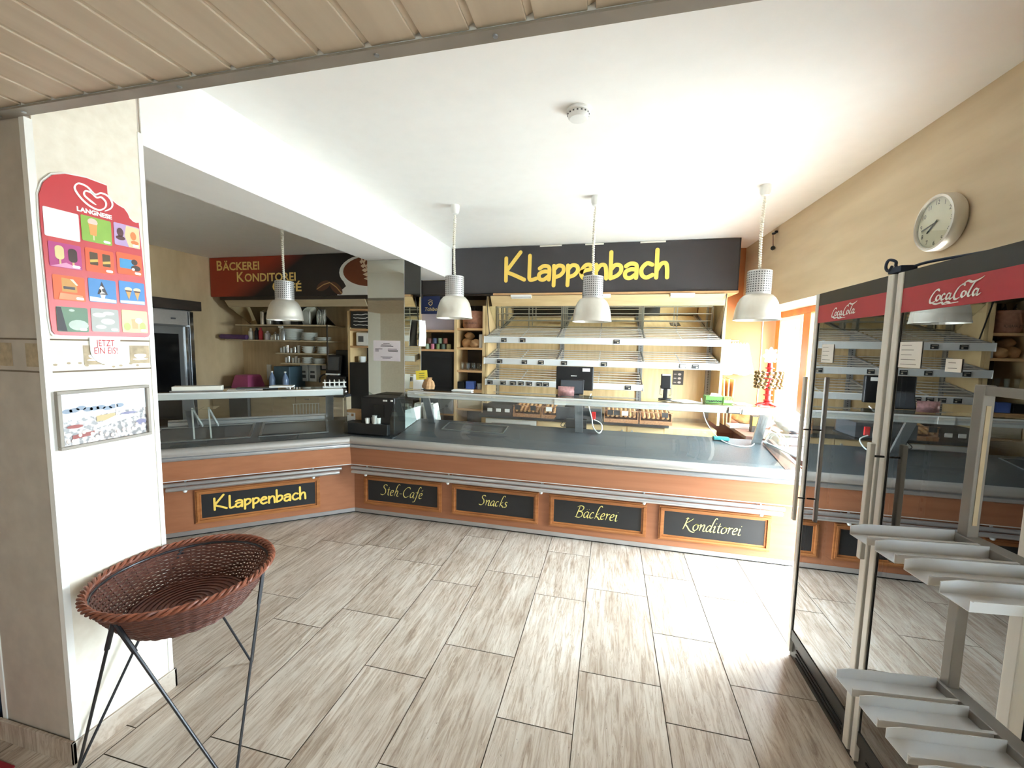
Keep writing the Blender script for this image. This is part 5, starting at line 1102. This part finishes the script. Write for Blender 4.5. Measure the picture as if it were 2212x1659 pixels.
for x0, x1, z in ((.11, .18, .175), (.09, .2, .16), (.08, .22, .147), (.02, .10, .12), (.02, .06, .108), (.02, .06, .096), (.16, .26, .12), (.16, .27, .108), (.165, .27, .096), (.08, .21, .04), (.1, .19, .03)): ribbon(m, [(x0, z), (x1, z)], .0055, pl, .0006, caps=False)
m.build('print', 'ink', t)
t = thing('price_list', 'white handwritten list standing at the left end of the glass shelf', 'sign', (-1.88, 3.86, ZS)); m = MB(); m.obox((-1.90, 3.86, 1.278), (.105, .002, .15), Matrix.Rotation(.25, 3, 'Z') @ Matrix.Rotation(-.12, 3, 'X')); m.build('sheet', 'paper', t)
t = thing('yellow_note', 'bright yellow note above the small paper bag on the glass shelf', 'note', (-1.83, 3.80, 1.30)); R_ = Matrix.Rotation(-.08, 3, 'Y'); m = MB(); m.obox((-1.835, 3.80, 1.352), (.125, .002, .092), R_); m.build('card', 'paper_yellow', t)
m = MB()
for z in (.018, -.006, -.026): m.obox((-1.835, 3.7985, 1.352 + z), (.06, .001, .005), R_)
m.build('print', 'ink', t); m = MB(); m.tube([(-1.80, 3.802, ZS + .002), (-1.81, 3.802, 1.31)], .002, 5); m.build('wire', 'steel', t)
t = thing('kraft_bag', 'small tan paper bag tilted on the left end of the glass shelf', 'bag', (-1.745, 3.80, ZS)); R_ = Matrix.Rotation(.3, 3, 'Y'); o = Vector((-1.745, 3.80, ZS)); m = MB()
m.grid([[o + Vector((p[0] + z * .1 - .02, p[1], z + .01 + .22 * max(0, -p[0]) * (z < .01))) for p in [(sx * math.cos(a_) * (1 + .15 * math.cos(4 * a_)), sy * math.sin(a_) * (1 + .15 * math.cos(4 * a_))) for a_ in [2 * PI * k / 16 for k in range(17)]]] for sx, sy, z in ((.001, .001, .0), (.058, .034, .0), (.062, .038, .035), (.05, .03, .075), (.024, .012, .1), (.03, .004, .118))]); m.build('bag', 'kraft', t)
sheet('paper', 'white booklet lying on the glass shelf left of the bread trays', 'paper', (-1.42, 3.86, ZS), .2, .1, .1, th=.012)
t = thing('coffee_machine', 'black coffee machine standing in front of the mirrored column', 'coffee machine', (-2.13, 3.58, .80))
m = MB(); m.box(-2.31, -1.955, 3.47, 3.69, .80, 1.15); m.build('body', 'black', t, bevel=.01)
m = MB(); m.box(-2.47, -2.0, 3.42, 3.60, .797, .90); m.build('drip_tray', 'black', t, bevel=.006)
m = MB(); m.box(-2.17, -2.06, 3.464, 3.47, .96, 1.08); m.build('outlet', 'black_gloss', t)
m = MB(); m.box(-2.07, -2.03, 3.463, 3.47, 1.115, 1.13); m.box(-1.99, -1.97, 3.463, 3.47, 1.118, 1.13); m.build('button', 'porcelain', t)
for k, (x, h_, mt) in enumerate(((-2.22, .05, 'porcelain'), (-2.17, .055, 'porcelain'), (-2.145, .08, 'glassware'), (-2.12, .055, 'porcelain'))):
    m = MB(); m.lathe([(0, 0), (.02, 0), (.024, h_), (.02, h_), (.017, .006), (0, .006)], 14, (x, 3.44 + .03 * (k % 2), .901)); solo('cup', m, mt, ('small white cup leftmost on the black drip tray', 'small white cup second from left on the black drip tray', 'taller glass among the cups on the black drip tray', 'small white cup rightmost on the black drip tray')[k], 'cup', 'cups on the drip tray', smooth=True)
t = thing('card_box', 'wooden box with a white printed card beside the coffee machine', 'box', (-2.47, 3.62, .79)); m = MB(); m.box(-2.56, -2.37, 3.58, 3.7, .79, .99); m.build('box', 'beech', t, bevel=.003)
m = MB(); m.box(-2.55, -2.44, 3.565, 3.57, .84, .97); c_ = m.build('card', 'paper', t); m = MB(); m.box(-2.48, -2.455, 3.563, 3.565, .935, .96); m.box(-2.54, -2.51, 3.563, 3.565, .95, .956); m.build('print', 'kraft', c_)
# ---- slicer and bags seen through the left end glass
t = thing('bag_holder', 'pale stack of paper bags in a holder behind the left end glass of the counter', 'bag holder', (-1.93, 4.2, .797)); m = MB()
for k in range(4): m.obox((-2.02 + k * .055, 4.18 + .02 * (k % 2), .905), (.035, .13, .215), Matrix.Rotation(-.06 * k, 3, 'Y'))
m.build('bags', 'paper', t, bevel=.006); m = MB(); m.box(-2.06, -1.80, 4.1, 4.27, .797, .803); m.box(-2.07, -2.06, 4.1, 4.27, .797, .95); m.box(-1.80, -1.79, 4.1, 4.27, .797, .95); m.build('holder', 'clear_glass', t)
m = MB(); m.tube([(-1.83, 4.07, .80), (-1.83, 4.07, .98)], .022, 14); solo('paper_roll', m, 'porcelain', 'white upright roll behind the left end glass of the counter', 'roll', smooth=True)
# ================================================================ the kitchen corner on the left
t = thing('wall_cabinet', 'low maple cabinet along the back wall under the crockery shelves', 'cabinet', (-4.6, 5.15, 0))
m = MB(); m.box(-5.70, -3.45, 4.85, 5.43, .08, .93); m.build('carcass', 'maple_grey', t)
m = MB(); m.box(-5.72, -3.45, 4.82, 5.43, .93, .965); m.build('worktop', 'worktop', t, bevel=.003)
for k in range(4):
    a = -5.0 + k * .38; m = MB(); m.box(a, a + .37, 4.835, 4.85, .1, .92); d = m.build('door', 'maple_grey', t, bevel=.002)
    m = MB(); m.box(a + .15, a + .23, 4.825, 4.835, .87, .885); m.build('handle', 'grey_paint', d)
m = MB(); m.box(-5.35, -5.02, 4.80, 4.85, .1, .92); t = solo('dark_fridge', m, 'fridge_liner', 'dark grey front panel set beside the low maple cabinet doors', 'panel', bevel=.004)
t = thing('crockery_shelf', 'maple crockery shelf with tilted mirror and four boards on the back wall', 'shelf', (-4.6, 5.3, 1.3))
for x0, x1, z, yf in ((-5.42, -3.86, 1.888, 5.02), (-5.62, -3.86, 1.665, 5.02), (-4.80, -3.86, 1.482, 5.1), (-4.72, -3.95, 1.335, 5.1)):
    m = MB(); m.box(x0, x1, yf, 5.43, z, z + .02); m.build('board', 'maple_grey', t, bevel=.002)
m = MB(); m.prism([(-5.52, 4.95, 2.25), (-5.52, 4.965, 2.258), (-5.52, 5.03, 2.168), (-5.52, 5.015, 2.16)], (2.3, 0, 0)); m.build('canopy_board', 'maple_grey', t)
m = MB(); m.prism([(-5.52, 5.02, 2.16), (-5.52, 5.026, 2.166), (-5.52, 5.43, 1.916), (-5.52, 5.424, 1.91)], (1.5, 0, 0)); m.build('tilted_mirror', 'mirror', t)
m = MB(); m.bar((-5.525, 4.95, 2.25), (-5.525, 5.42, 1.91), .012, .008); m.build('edge_strip', 'dark_brown', t)
m = MB(); m.bar((-4.015, 5.02, 2.165), (-4.015, 5.42, 1.91), .012, .008); m.build('edge_strip', 'dark_brown', t)
m = MB(); m.box(-3.87, -3.855, 5.02, 5.035, 1.36, 1.91); m.build('front_strip', 'dark_brown', t)
YS = 5.15
def plate_proto(r, label, grp):
    t = thing('plate', label, 'plate', (0, 0, 0), 0, grp); m = MB(); m.lathe([(0, 0), (r * .6, 0), (r * .66, .004), (r, .011), (r, .014), (r * .64, .008), (0, .006)], 28); m.build('dish', 'porcelain', t, smooth=True); return t
def stack(proto, x, z, n, dz_, label, first=[None]):
    for k in range(n):
        if first[0] is not proto and not proto.get('used'): proto.location = (x, YS, z + k * dz_); proto['label'] = label; proto['used'] = 1
        else:
            r = dup(proto, (x, YS, z + k * dz_), None, label)
big = plate_proto(.145, '', 'white plates on the crockery shelf'); med = plate_proto(.11, '', 'white plates on the crockery shelf'); sml = plate_proto(.085, '', 'white plates on the crockery shelf')
stack(big, -4.54, 1.686, 13, .0125, 'white plate in the tallest stack on the crockery shelf')
stack(med, -4.25, 1.686, 9, .0125, 'white plate in the middle stack of the second crockery board')
stack(med, -4.02, 1.686, 4, .0125, 'white plate in the lowest stack of the second crockery board')
stack(sml, -4.29, 1.356, 7, .0125, 'small plate in the left stack of the bottom crockery board')
stack(sml, -4.10, 1.356, 6, .0125, 'small plate in the right stack of the bottom crockery board')
stack(sml, -4.03, 1.503, 8, .0125, 'small plate in the right stack of the third crockery board')
for o in (big, med, sml): del o['used']
for k in range(11):        # plates standing upright on the top board
    x = -4.36 + k * .022 if k < 6 else -4.12 + (k - 6) * .028; m = MB(); R_ = Matrix.Rotation(-PI / 2 + .05, 3, 'Y') @ Matrix.Rotation(.5, 3, 'X'); r_ = .125 if k < 6 else .115
    m.lathe([(0, 0), (r_ * .6, 0), (r_ * .66, .004), (r_, .011), (r_, .014), (r_ * .64, .008), (0, .006)], 28, (x, 5.2, 1.908 + r_ + .003), R_); tag(m.build('plate', 'porcelain', None, smooth=True), 'white plate standing on edge in the left row of the top board' if k < 6 else 'white plate standing on edge in the right row of the top board', 'plate', 'plates standing on edge')
def vessel(name, label, cat, x, z, prof, mt, grp=None, y=YS):
    m = MB(); m.lathe(prof, 18, (x, y, z)); return solo(name, m, mt, label, cat, grp, smooth=True)
cylp = lambda r, h: [(0, 0), (r, 0), (r, h), (r * .8, h + .004), (0, h + .006)]
cup = lambda r, h: [(0, 0), (r * .8, 0), (r, h), (r * .92, h), (r * .72, .006), (0, .006)]
vessel('thermos', 'tall chrome cylinder on the top crockery board', 'flask', -5.05, 1.908, cylp(.035, .30), 'chrome')
vessel('glass_jug', 'clear glass jug next to the chrome cylinder on the top board', 'jug', -4.92, 1.908, [(0, 0), (.05, 0), (.06, .1), (.045, .18), (.05, .2), (.04, .2), (.05, .1), (0, .01)], 'glassware')
vessel('black_pot', 'black pot beside the glass jug on the top board', 'pot', -4.78, 1.908, [(0, 0), (.06, 0), (.07, .08), (.05, .17), (.02, .2), (0, .21)], 'black')
vessel('glass_bowl', 'low glass bowl behind the left pendant lamp on the top board', 'bowl', -4.60, 1.908, cup(.09, .08), 'glassware')
m = MB(); m.box(-4.52, -4.40, 5.1, 5.2, 1.908, 2.0); solo('dark_box', m, 'black', 'small black box between the bowl and upright plates', 'box', bevel=.004)
m = MB(); m.tube([(-5.66, 5.0, 1.725), (-5.25, 5.05, 1.72)], .036, 14); m.tube([(-5.68, 4.998, 1.725), (-5.655, 5.0, 1.725)], .02, 10); solo('roll', m, 'purple', 'purple rolled foil lying at the left end of the second board', 'roll', smooth=True)
for k, (x, r_, h_, mt, lb) in enumerate(((-5.28, .035, .17, 'cream_plastic', 'pale bottle above the purple roll'), (-5.17, .032, .18, 'black', 'black bottle right of the pale bottle'), (-5.10, .03, .18, 'ink_red', 'dark red bottle beside the black bottle'), (-4.98, .04, .13, 'paper_lilac', 'red and white tin beside the dark red bottle'), (-4.90, .025, .07, 'cream_plastic', 'small pale shaker right of the tin'), (-4.84, .03, .12, 'glassware', 'clear carafe among the bottles'), (-4.79, .028, .09, 'steel', 'small steel shaker beside the carafe'), (-4.735, .028, .1, 'steel', 'steel shaker left of the spray bottle'))):
    vessel('bottle', lb + ' on the crockery shelf', 'bottle', x, 1.686, [(0, 0), (r_, 0), (r_, h_ * .7), (r_ * .5, h_ * .82), (r_ * .45, h_), (0, h_ + .004)], mt, 'bottles and shakers on the crockery shelf')
t = thing('spray_bottle', 'white spray bottle left of the tallest plate stack', 'bottle', (-4.76 + .08, YS, 1.686)); o = Vector((-4.68, YS - .05, 1.686)); m = MB(); m.lathe([(0, 0), (.032, 0), (.032, .12), (.012, .16), (.012, .18), (0, .18)], 16, o); m.build('bottle', 'porcelain', t, smooth=True)
m = MB(); m.box(o.x - .05, o.x + .02, o.y - .012, o.y + .012, 1.866, 1.89); m.bar(o + Vector((-.02, 0, .18)), o + Vector((-.035, 0, .14)), .012, .01); m.build('trigger', 'porcelain', t)
vessel('cream_whipper', 'silver flask between spray bottle and tallest plate stack', 'flask', -4.70 + .1, 1.686, [(0, 0), (.034, 0), (.036, .1), (.02, .14), (.014, .17), (0, .175)], 'steel', y=5.04)
for k, x in enumerate((-4.74, -4.69, -4.63, -4.57, -4.50, -4.44)): vessel('glass', 'shiny glass on the third crockery board', 'glass', x, 1.503, cup(.024, .07 + .02 * (k % 3)), 'chrome' if k in (2, 4) else 'glassware', 'glasses on the third board')
for k, x in enumerate((-4.66, -4.61, -4.54, -4.49, -4.44)): vessel('glass', 'shiny glass on the bottom crockery board', 'glass', x, 1.356, cup(.022, .075 + .02 * (k % 2)), 'chrome' if k == 1 else 'glassware', 'glasses on the bottom board')
for k in range(3): vessel('bowl', ('white bowl at the bottom of the small bowl stack', 'white bowl in the middle of the small bowl stack', 'white bowl on top of the small bowl stack')[k], 'bowl', -4.27, 1.503 + k * .028, [(0, 0), (.05, 0), (.1, .045), (.094, .045), (.046, .008), (0, .008)], 'porcelain', 'bowls on the third board')
# counter-top things
t = thing('pink_tub', 'pink plastic tub turned upside down on the back worktop', 'tub', (-5.34, 5.1, .965)); m = MB(); m.prism([(-5.52, 4.98, .965), (-5.17, 4.98, .965), (-5.17, 5.28, .965), (-5.52, 5.28, .965)], (0, 0, .001)); m.lathe([(.215, 0), (.21, .03), (.17, .17), (.15, .19), (0, .19)], 4, (-5.34, 5.13, .966), Matrix.Rotation(PI / 4, 3, 'Z')); m.build('tub', 'pink', t, bevel=.02)
m = MB(); m.box(-5.29, -5.21, 5.43, 5.448, 1.06, 1.30); solo('switch_plate', m, 'porcelain', 'tall white switch plate on the wall behind the pink tub', 'switch', bevel=.004)
t = thing('water_crate', 'dark slate crate standing upright on the back worktop', 'crate', (-4.70, 5.2, .965)); m = MB(); m.box(-4.83, -4.55, 5.08, 5.4, .965, 1.30); m.build('body', 'crate_slate', t, bevel=.01)
bt = None
for x, lb in ((-4.80, 'clear blue bottle at the left of the slate crate'), (-4.57, 'clear blue bottle at the right of the slate crate')):
    t = thing('water_bottle', lb, 'bottle', (x, 5.02, .965)); m = MB(); m.lathe([(0, 0), (.042, 0), (.044, .05), (.04, .1), (.044, .15), (.03, .2), (.014, .23), (.014, .25), (0, .25)], 18, (x, 5.02, .965)); m.build('body', 'blue_bottle', t, smooth=True); m = MB(); m.lathe([(0, 0), (.016, 0), (.016, .018), (0, .018)], 12, (x, 5.02, 1.215)); m.build('cap', 'porcelain', t)
for x, lb in ((-4.53, 'white soap dispenser on the left below the crockery shelf'), (-4.37, 'white soap dispenser on the right below the crockery shelf')):
    t = thing('soap_dispenser', lb, 'dispenser', (x, 5.39, 1.07)); m = MB(); m.box(x - .065, x + .065, 5.34, 5.44, 1.07, 1.325); m.build('body', 'porcelain', t, bevel=.008); m = MB(); m.box(x - .035, x + .035, 5.335, 5.34, 1.2, 1.23); m.box(x - .04, x + .04, 5.335, 5.34, 1.12, 1.17); m.build('window', 'fridge_liner', t)
m = MB(); m.box(-4.30, -4.03, 5.425, 5.445, 1.24, 1.335); t = solo('small_picture', m, 'black', 'small dark picture below the bottom crockery board', 'picture'); m = MB(); m.box(-4.27, -4.16, 5.42, 5.425, 1.26, 1.315); m.box(-4.13, -4.06, 5.42, 5.425, 1.27, 1.32); m.build('print', 'paper_lilac', t)
t = thing('tap', 'dark curved kitchen tap on the back worktop', 'tap', (-3.97, 5.25, .965)); m = MB(); m.tube([(-3.97, 5.25, .965), (-3.97, 5.25, 1.12)] + [(-4.05 + .08 * math.cos(a), 5.25 - .02 * a, 1.12 + .08 * math.sin(a)) for a in [PI * k / 8 for k in range(1, 9)]] + [(-4.13, 5.19, 1.08)], .011, 8); m.build('spout', 'wire_black', t, smooth=True)
m = MB(); m.tube([(-3.97, 5.25, 1.0), (-3.90, 5.22, 1.02)], .008, 6); m.build('lever', 'wire_black', t)
t = thing('espresso_machine', 'tall black coffee machine with a tilted grey screen in the back corner', 'coffee machine', (-3.72, 5.15, .965)); m = MB(); m.box(-3.86, -3.55, 4.98, 5.4, .965, 1.2); m.box(-3.80, -3.50, 5.12, 5.42, 1.2, 1.56); m.build('body', 'black', t, bevel=.01)
m = MB(); m.obox((-3.78, 5.06, 1.36), (.24, .03, .26), Matrix.Rotation(-.15, 3, 'X')); s_ = m.build('screen_bezel', 'black', t, bevel=.006); m = MB(); m.obox((-3.78, 5.043, 1.37), (.17, .004, .19), Matrix.Rotation(-.15, 3, 'X')); m.build('screen', 'screen_grey', s_)
m = MB(); m.box(-3.88, -3.68, 5.0, 5.06, 1.212, 1.232); m.build('shelf', 'porcelain', t); m = MB(); m.box(-3.545, -3.525, 5.08, 5.1, .99, 1.28); m.build('milk_pipe', 'steel', t)
# shelf against the column side
t = thing('corner_shelf', 'maple shelf with dark board and packets partly hidden by the column', 'shelf', (-3.2, 5.2, 0)); m = MB(); m.box(-3.52, -3.48, 5.0, 5.42, 0, 2.1); m.box(-2.56, -2.52, 5.0, 5.42, 0, 2.1); m.build('upright', 'maple_upright', t, bevel=.002)
for z in (2.1, 1.83, 1.60): m = MB(); m.box(-3.48, -2.56, 5.0, 5.42, z, z + .025); m.build('board', 'beech', t, bevel=.002)
m = MB(); m.box(-3.48, -2.56, 5.40, 5.43, 0, 2.1); m.build('back_panel', 'dark_brown', t)
t = thing('menu_board', 'small black menu board with white handwriting beside the column', 'sign', (-3.2, 4.99, 1.87)); m = MB(); m.box(-3.45, -2.95, 4.985, 4.998, 1.87, 2.09); m.build('board', 'board_black', t)
m = MB(); pl = Plane((-3.45, 4.985, 1.87), (1, 0, 0)); rr = random.Random(4)
for k in range(4): ribbon(m, [(.04 + .03 * j, .18 - k * .047 + rr.uniform(-.006, .006)) for j in range(8)], .009, pl, .001)
m.build('handwriting', 'paper', t)
t = thing('coffee_packet', 'white coffee packet standing on the corner shelf beside the column', 'packet', (-3.33, 5.08, 1.625)); m = MB(); m.box(-3.42, -3.22, 5.04, 5.12, 1.626, 1.81); m.build('packet', 'porcelain', t, bevel=.015); m = MB(); m.box(-3.38, -3.30, 5.037, 5.04, 1.68, 1.76); m.build('print', 'fridge_liner', t)
t = thing('black_grinder', 'black appliance on the floor of the corner shelf beside the coffee machine', 'appliance', (-3.2, 5.15, 0)); m = MB(); m.box(-3.47, -2.57, 4.96, 5.39, .0, 1.40); m.build('body', 'black', t, bevel=.01)
vessel('cup', 'white cup on the black appliance beside the column', 'cup', -3.36, 1.40, cup(.05, .08), 'porcelain', y=5.1)
# steel fridge and dark beam on the left wall
t = thing('steel_fridge', 'tall steel fridge with a dark glass door at the left wall', 'fridge', (-5.6, 4.2, 0)); m = MB(); m.box(-5.74, -5.62, 3.5, 4.52, 0, 2.06); m.build('body', 'steel', t, bevel=.004)
m = MB(); m.box(-5.62, -5.60, 3.5, 4.46, .1, 1.84); d = m.build('door', 'steel', t, bevel=.004); m = MB(); m.box(-5.60, -5.594, 3.62, 4.32, .3, 1.74); m.build('glass', 'black_gloss', d); m = MB(); m.box(-5.598, -5.58, 4.40, 4.43, .6, 1.84); m.build('handle', 'chrome', d)
m = MB(); m.box(-5.62, -5.605, 3.5, 4.46, 1.86, 2.05); p_ = m.build('top_panel', 'aluminium_soft', t, bevel=.003); m = MB(); m.box(-5.605, -5.60, 4.24, 4.30, 1.93, 1.95); m.build('badge', 'hole_dark', p_)
m = MB(); m.box(-5.62, -5.58, 4.47, 4.52, 0, 2.04); m.build('side_strip', 'chrome', t)
m = MB(); m.box(-5.749, -5.55, 3.3, 4.62, 2.062, 2.19); solo('wall_beam', m, 'dark_brown', 'dark brown wooden beam above the steel fridge', 'beam', bevel=.004)
# things on and behind the short counter's shelf
def LW(u, v, z): return C0 + d_ * u + n_ * v + Vector((0, 0, z))
t = thing('wire_holder', 'white wire sugar holder standing at the right end of the snack counter shelf', 'holder', tuple(LW(.16, -.38, ZS))); m = MB()
for k in range(5):
    u = .06 + k * .045; m.tube([LW(u, -.33, ZS + .004), LW(u, -.33, ZS + .06), LW(u, -.36, ZS + .075), LW(u, -.42, ZS + .075), LW(u, -.44, ZS + .06), LW(u, -.44, ZS + .004)], .006, 6)
m.tube([LW(.04, -.33, ZS + .006), LW(.26, -.33, ZS + .006)], .006, 6); m.tube([LW(.04, -.33, ZS + .055), LW(.26, -.33, ZS + .055)], .006, 6); m.tube([LW(.04, -.44, ZS + .006), LW(.26, -.44, ZS + .006)], .006, 6); m.build('wire', 'porcelain', t, smooth=True)
AL = math.atan2(-d_.y, -d_.x)
sheet('paper', 'white sheet lying at the middle of the snack counter shelf', 'paper', tuple(LW(.92, -.36, ZS)), .28, .18, AL + .1)
sheet('folder', 'dark flat folder lying on the snack counter shelf near the papers', 'folder', tuple(LW(.83, -.44, ZS + .003)), .34, .15, AL + .05, 'fridge_liner', .008)
sheet('paper', 'white folded leaflet on top of the dark folder', 'paper', tuple(LW(.62, -.42, ZS + .012)), .2, .13, AL - .15, th=.014)
t = thing('price_display', 'clear acrylic display strip at the left end of the snack counter shelf', 'display', tuple(LW(1.3, -.3, ZS))); m = MB(); R_ = Matrix.Rotation(AL, 3, 'Z'); m.obox(LW(1.27, -.32, ZS + .025), (.36, .10, .045), R_); m.build('block', 'cream_plastic', t, bevel=.004); m = MB(); m.obox(LW(1.27, -.262, ZS + .006), (.38, .015, .012), R_); m.build('lip', 'steel', t)
for k, (u, lb) in enumerate(((1.28, 'clear acrylic stand at the left end inside the snack display'), (1.16, 'second clear acrylic stand inside the snack display'))):
    t = thing('acrylic_stand', lb, 'stand', tuple(LW(u, -.25, .80))); m = MB(); m.bar(LW(u, -.15, .80), LW(u + .04, -.3, 1.05), .012, .02); m.bar(LW(u, -.45, .86), LW(u + .04, -.3, 1.05), .012, .02); m.build('leg', 'glassware', t); m = MB(); m.obox(LW(u + .02, -.3, 1.05), (.10, .2, .006), R_); m.build('plate', 'clear_glass', t)
t = thing('dish_rack', 'white wire rack inside the right end of the snack display', 'rack', tuple(LW(.42, -.75, .9))); m = MB()
for k in range(9): m.tube([LW(.30 + .03 * k, -.72, .87), LW(.30 + .03 * k, -.72, 1.0)], .004, 5)
m.tube([LW(.29, -.72, 1.0), LW(.55, -.72, 1.0)], .004, 5); m.tube([LW(.29, -.72, .88), LW(.55, -.72, .88)], .004, 5); m.obox(LW(.42, -.76, .435), (.3, .1, .87), R_); m.build('wires', 'porcelain', t)
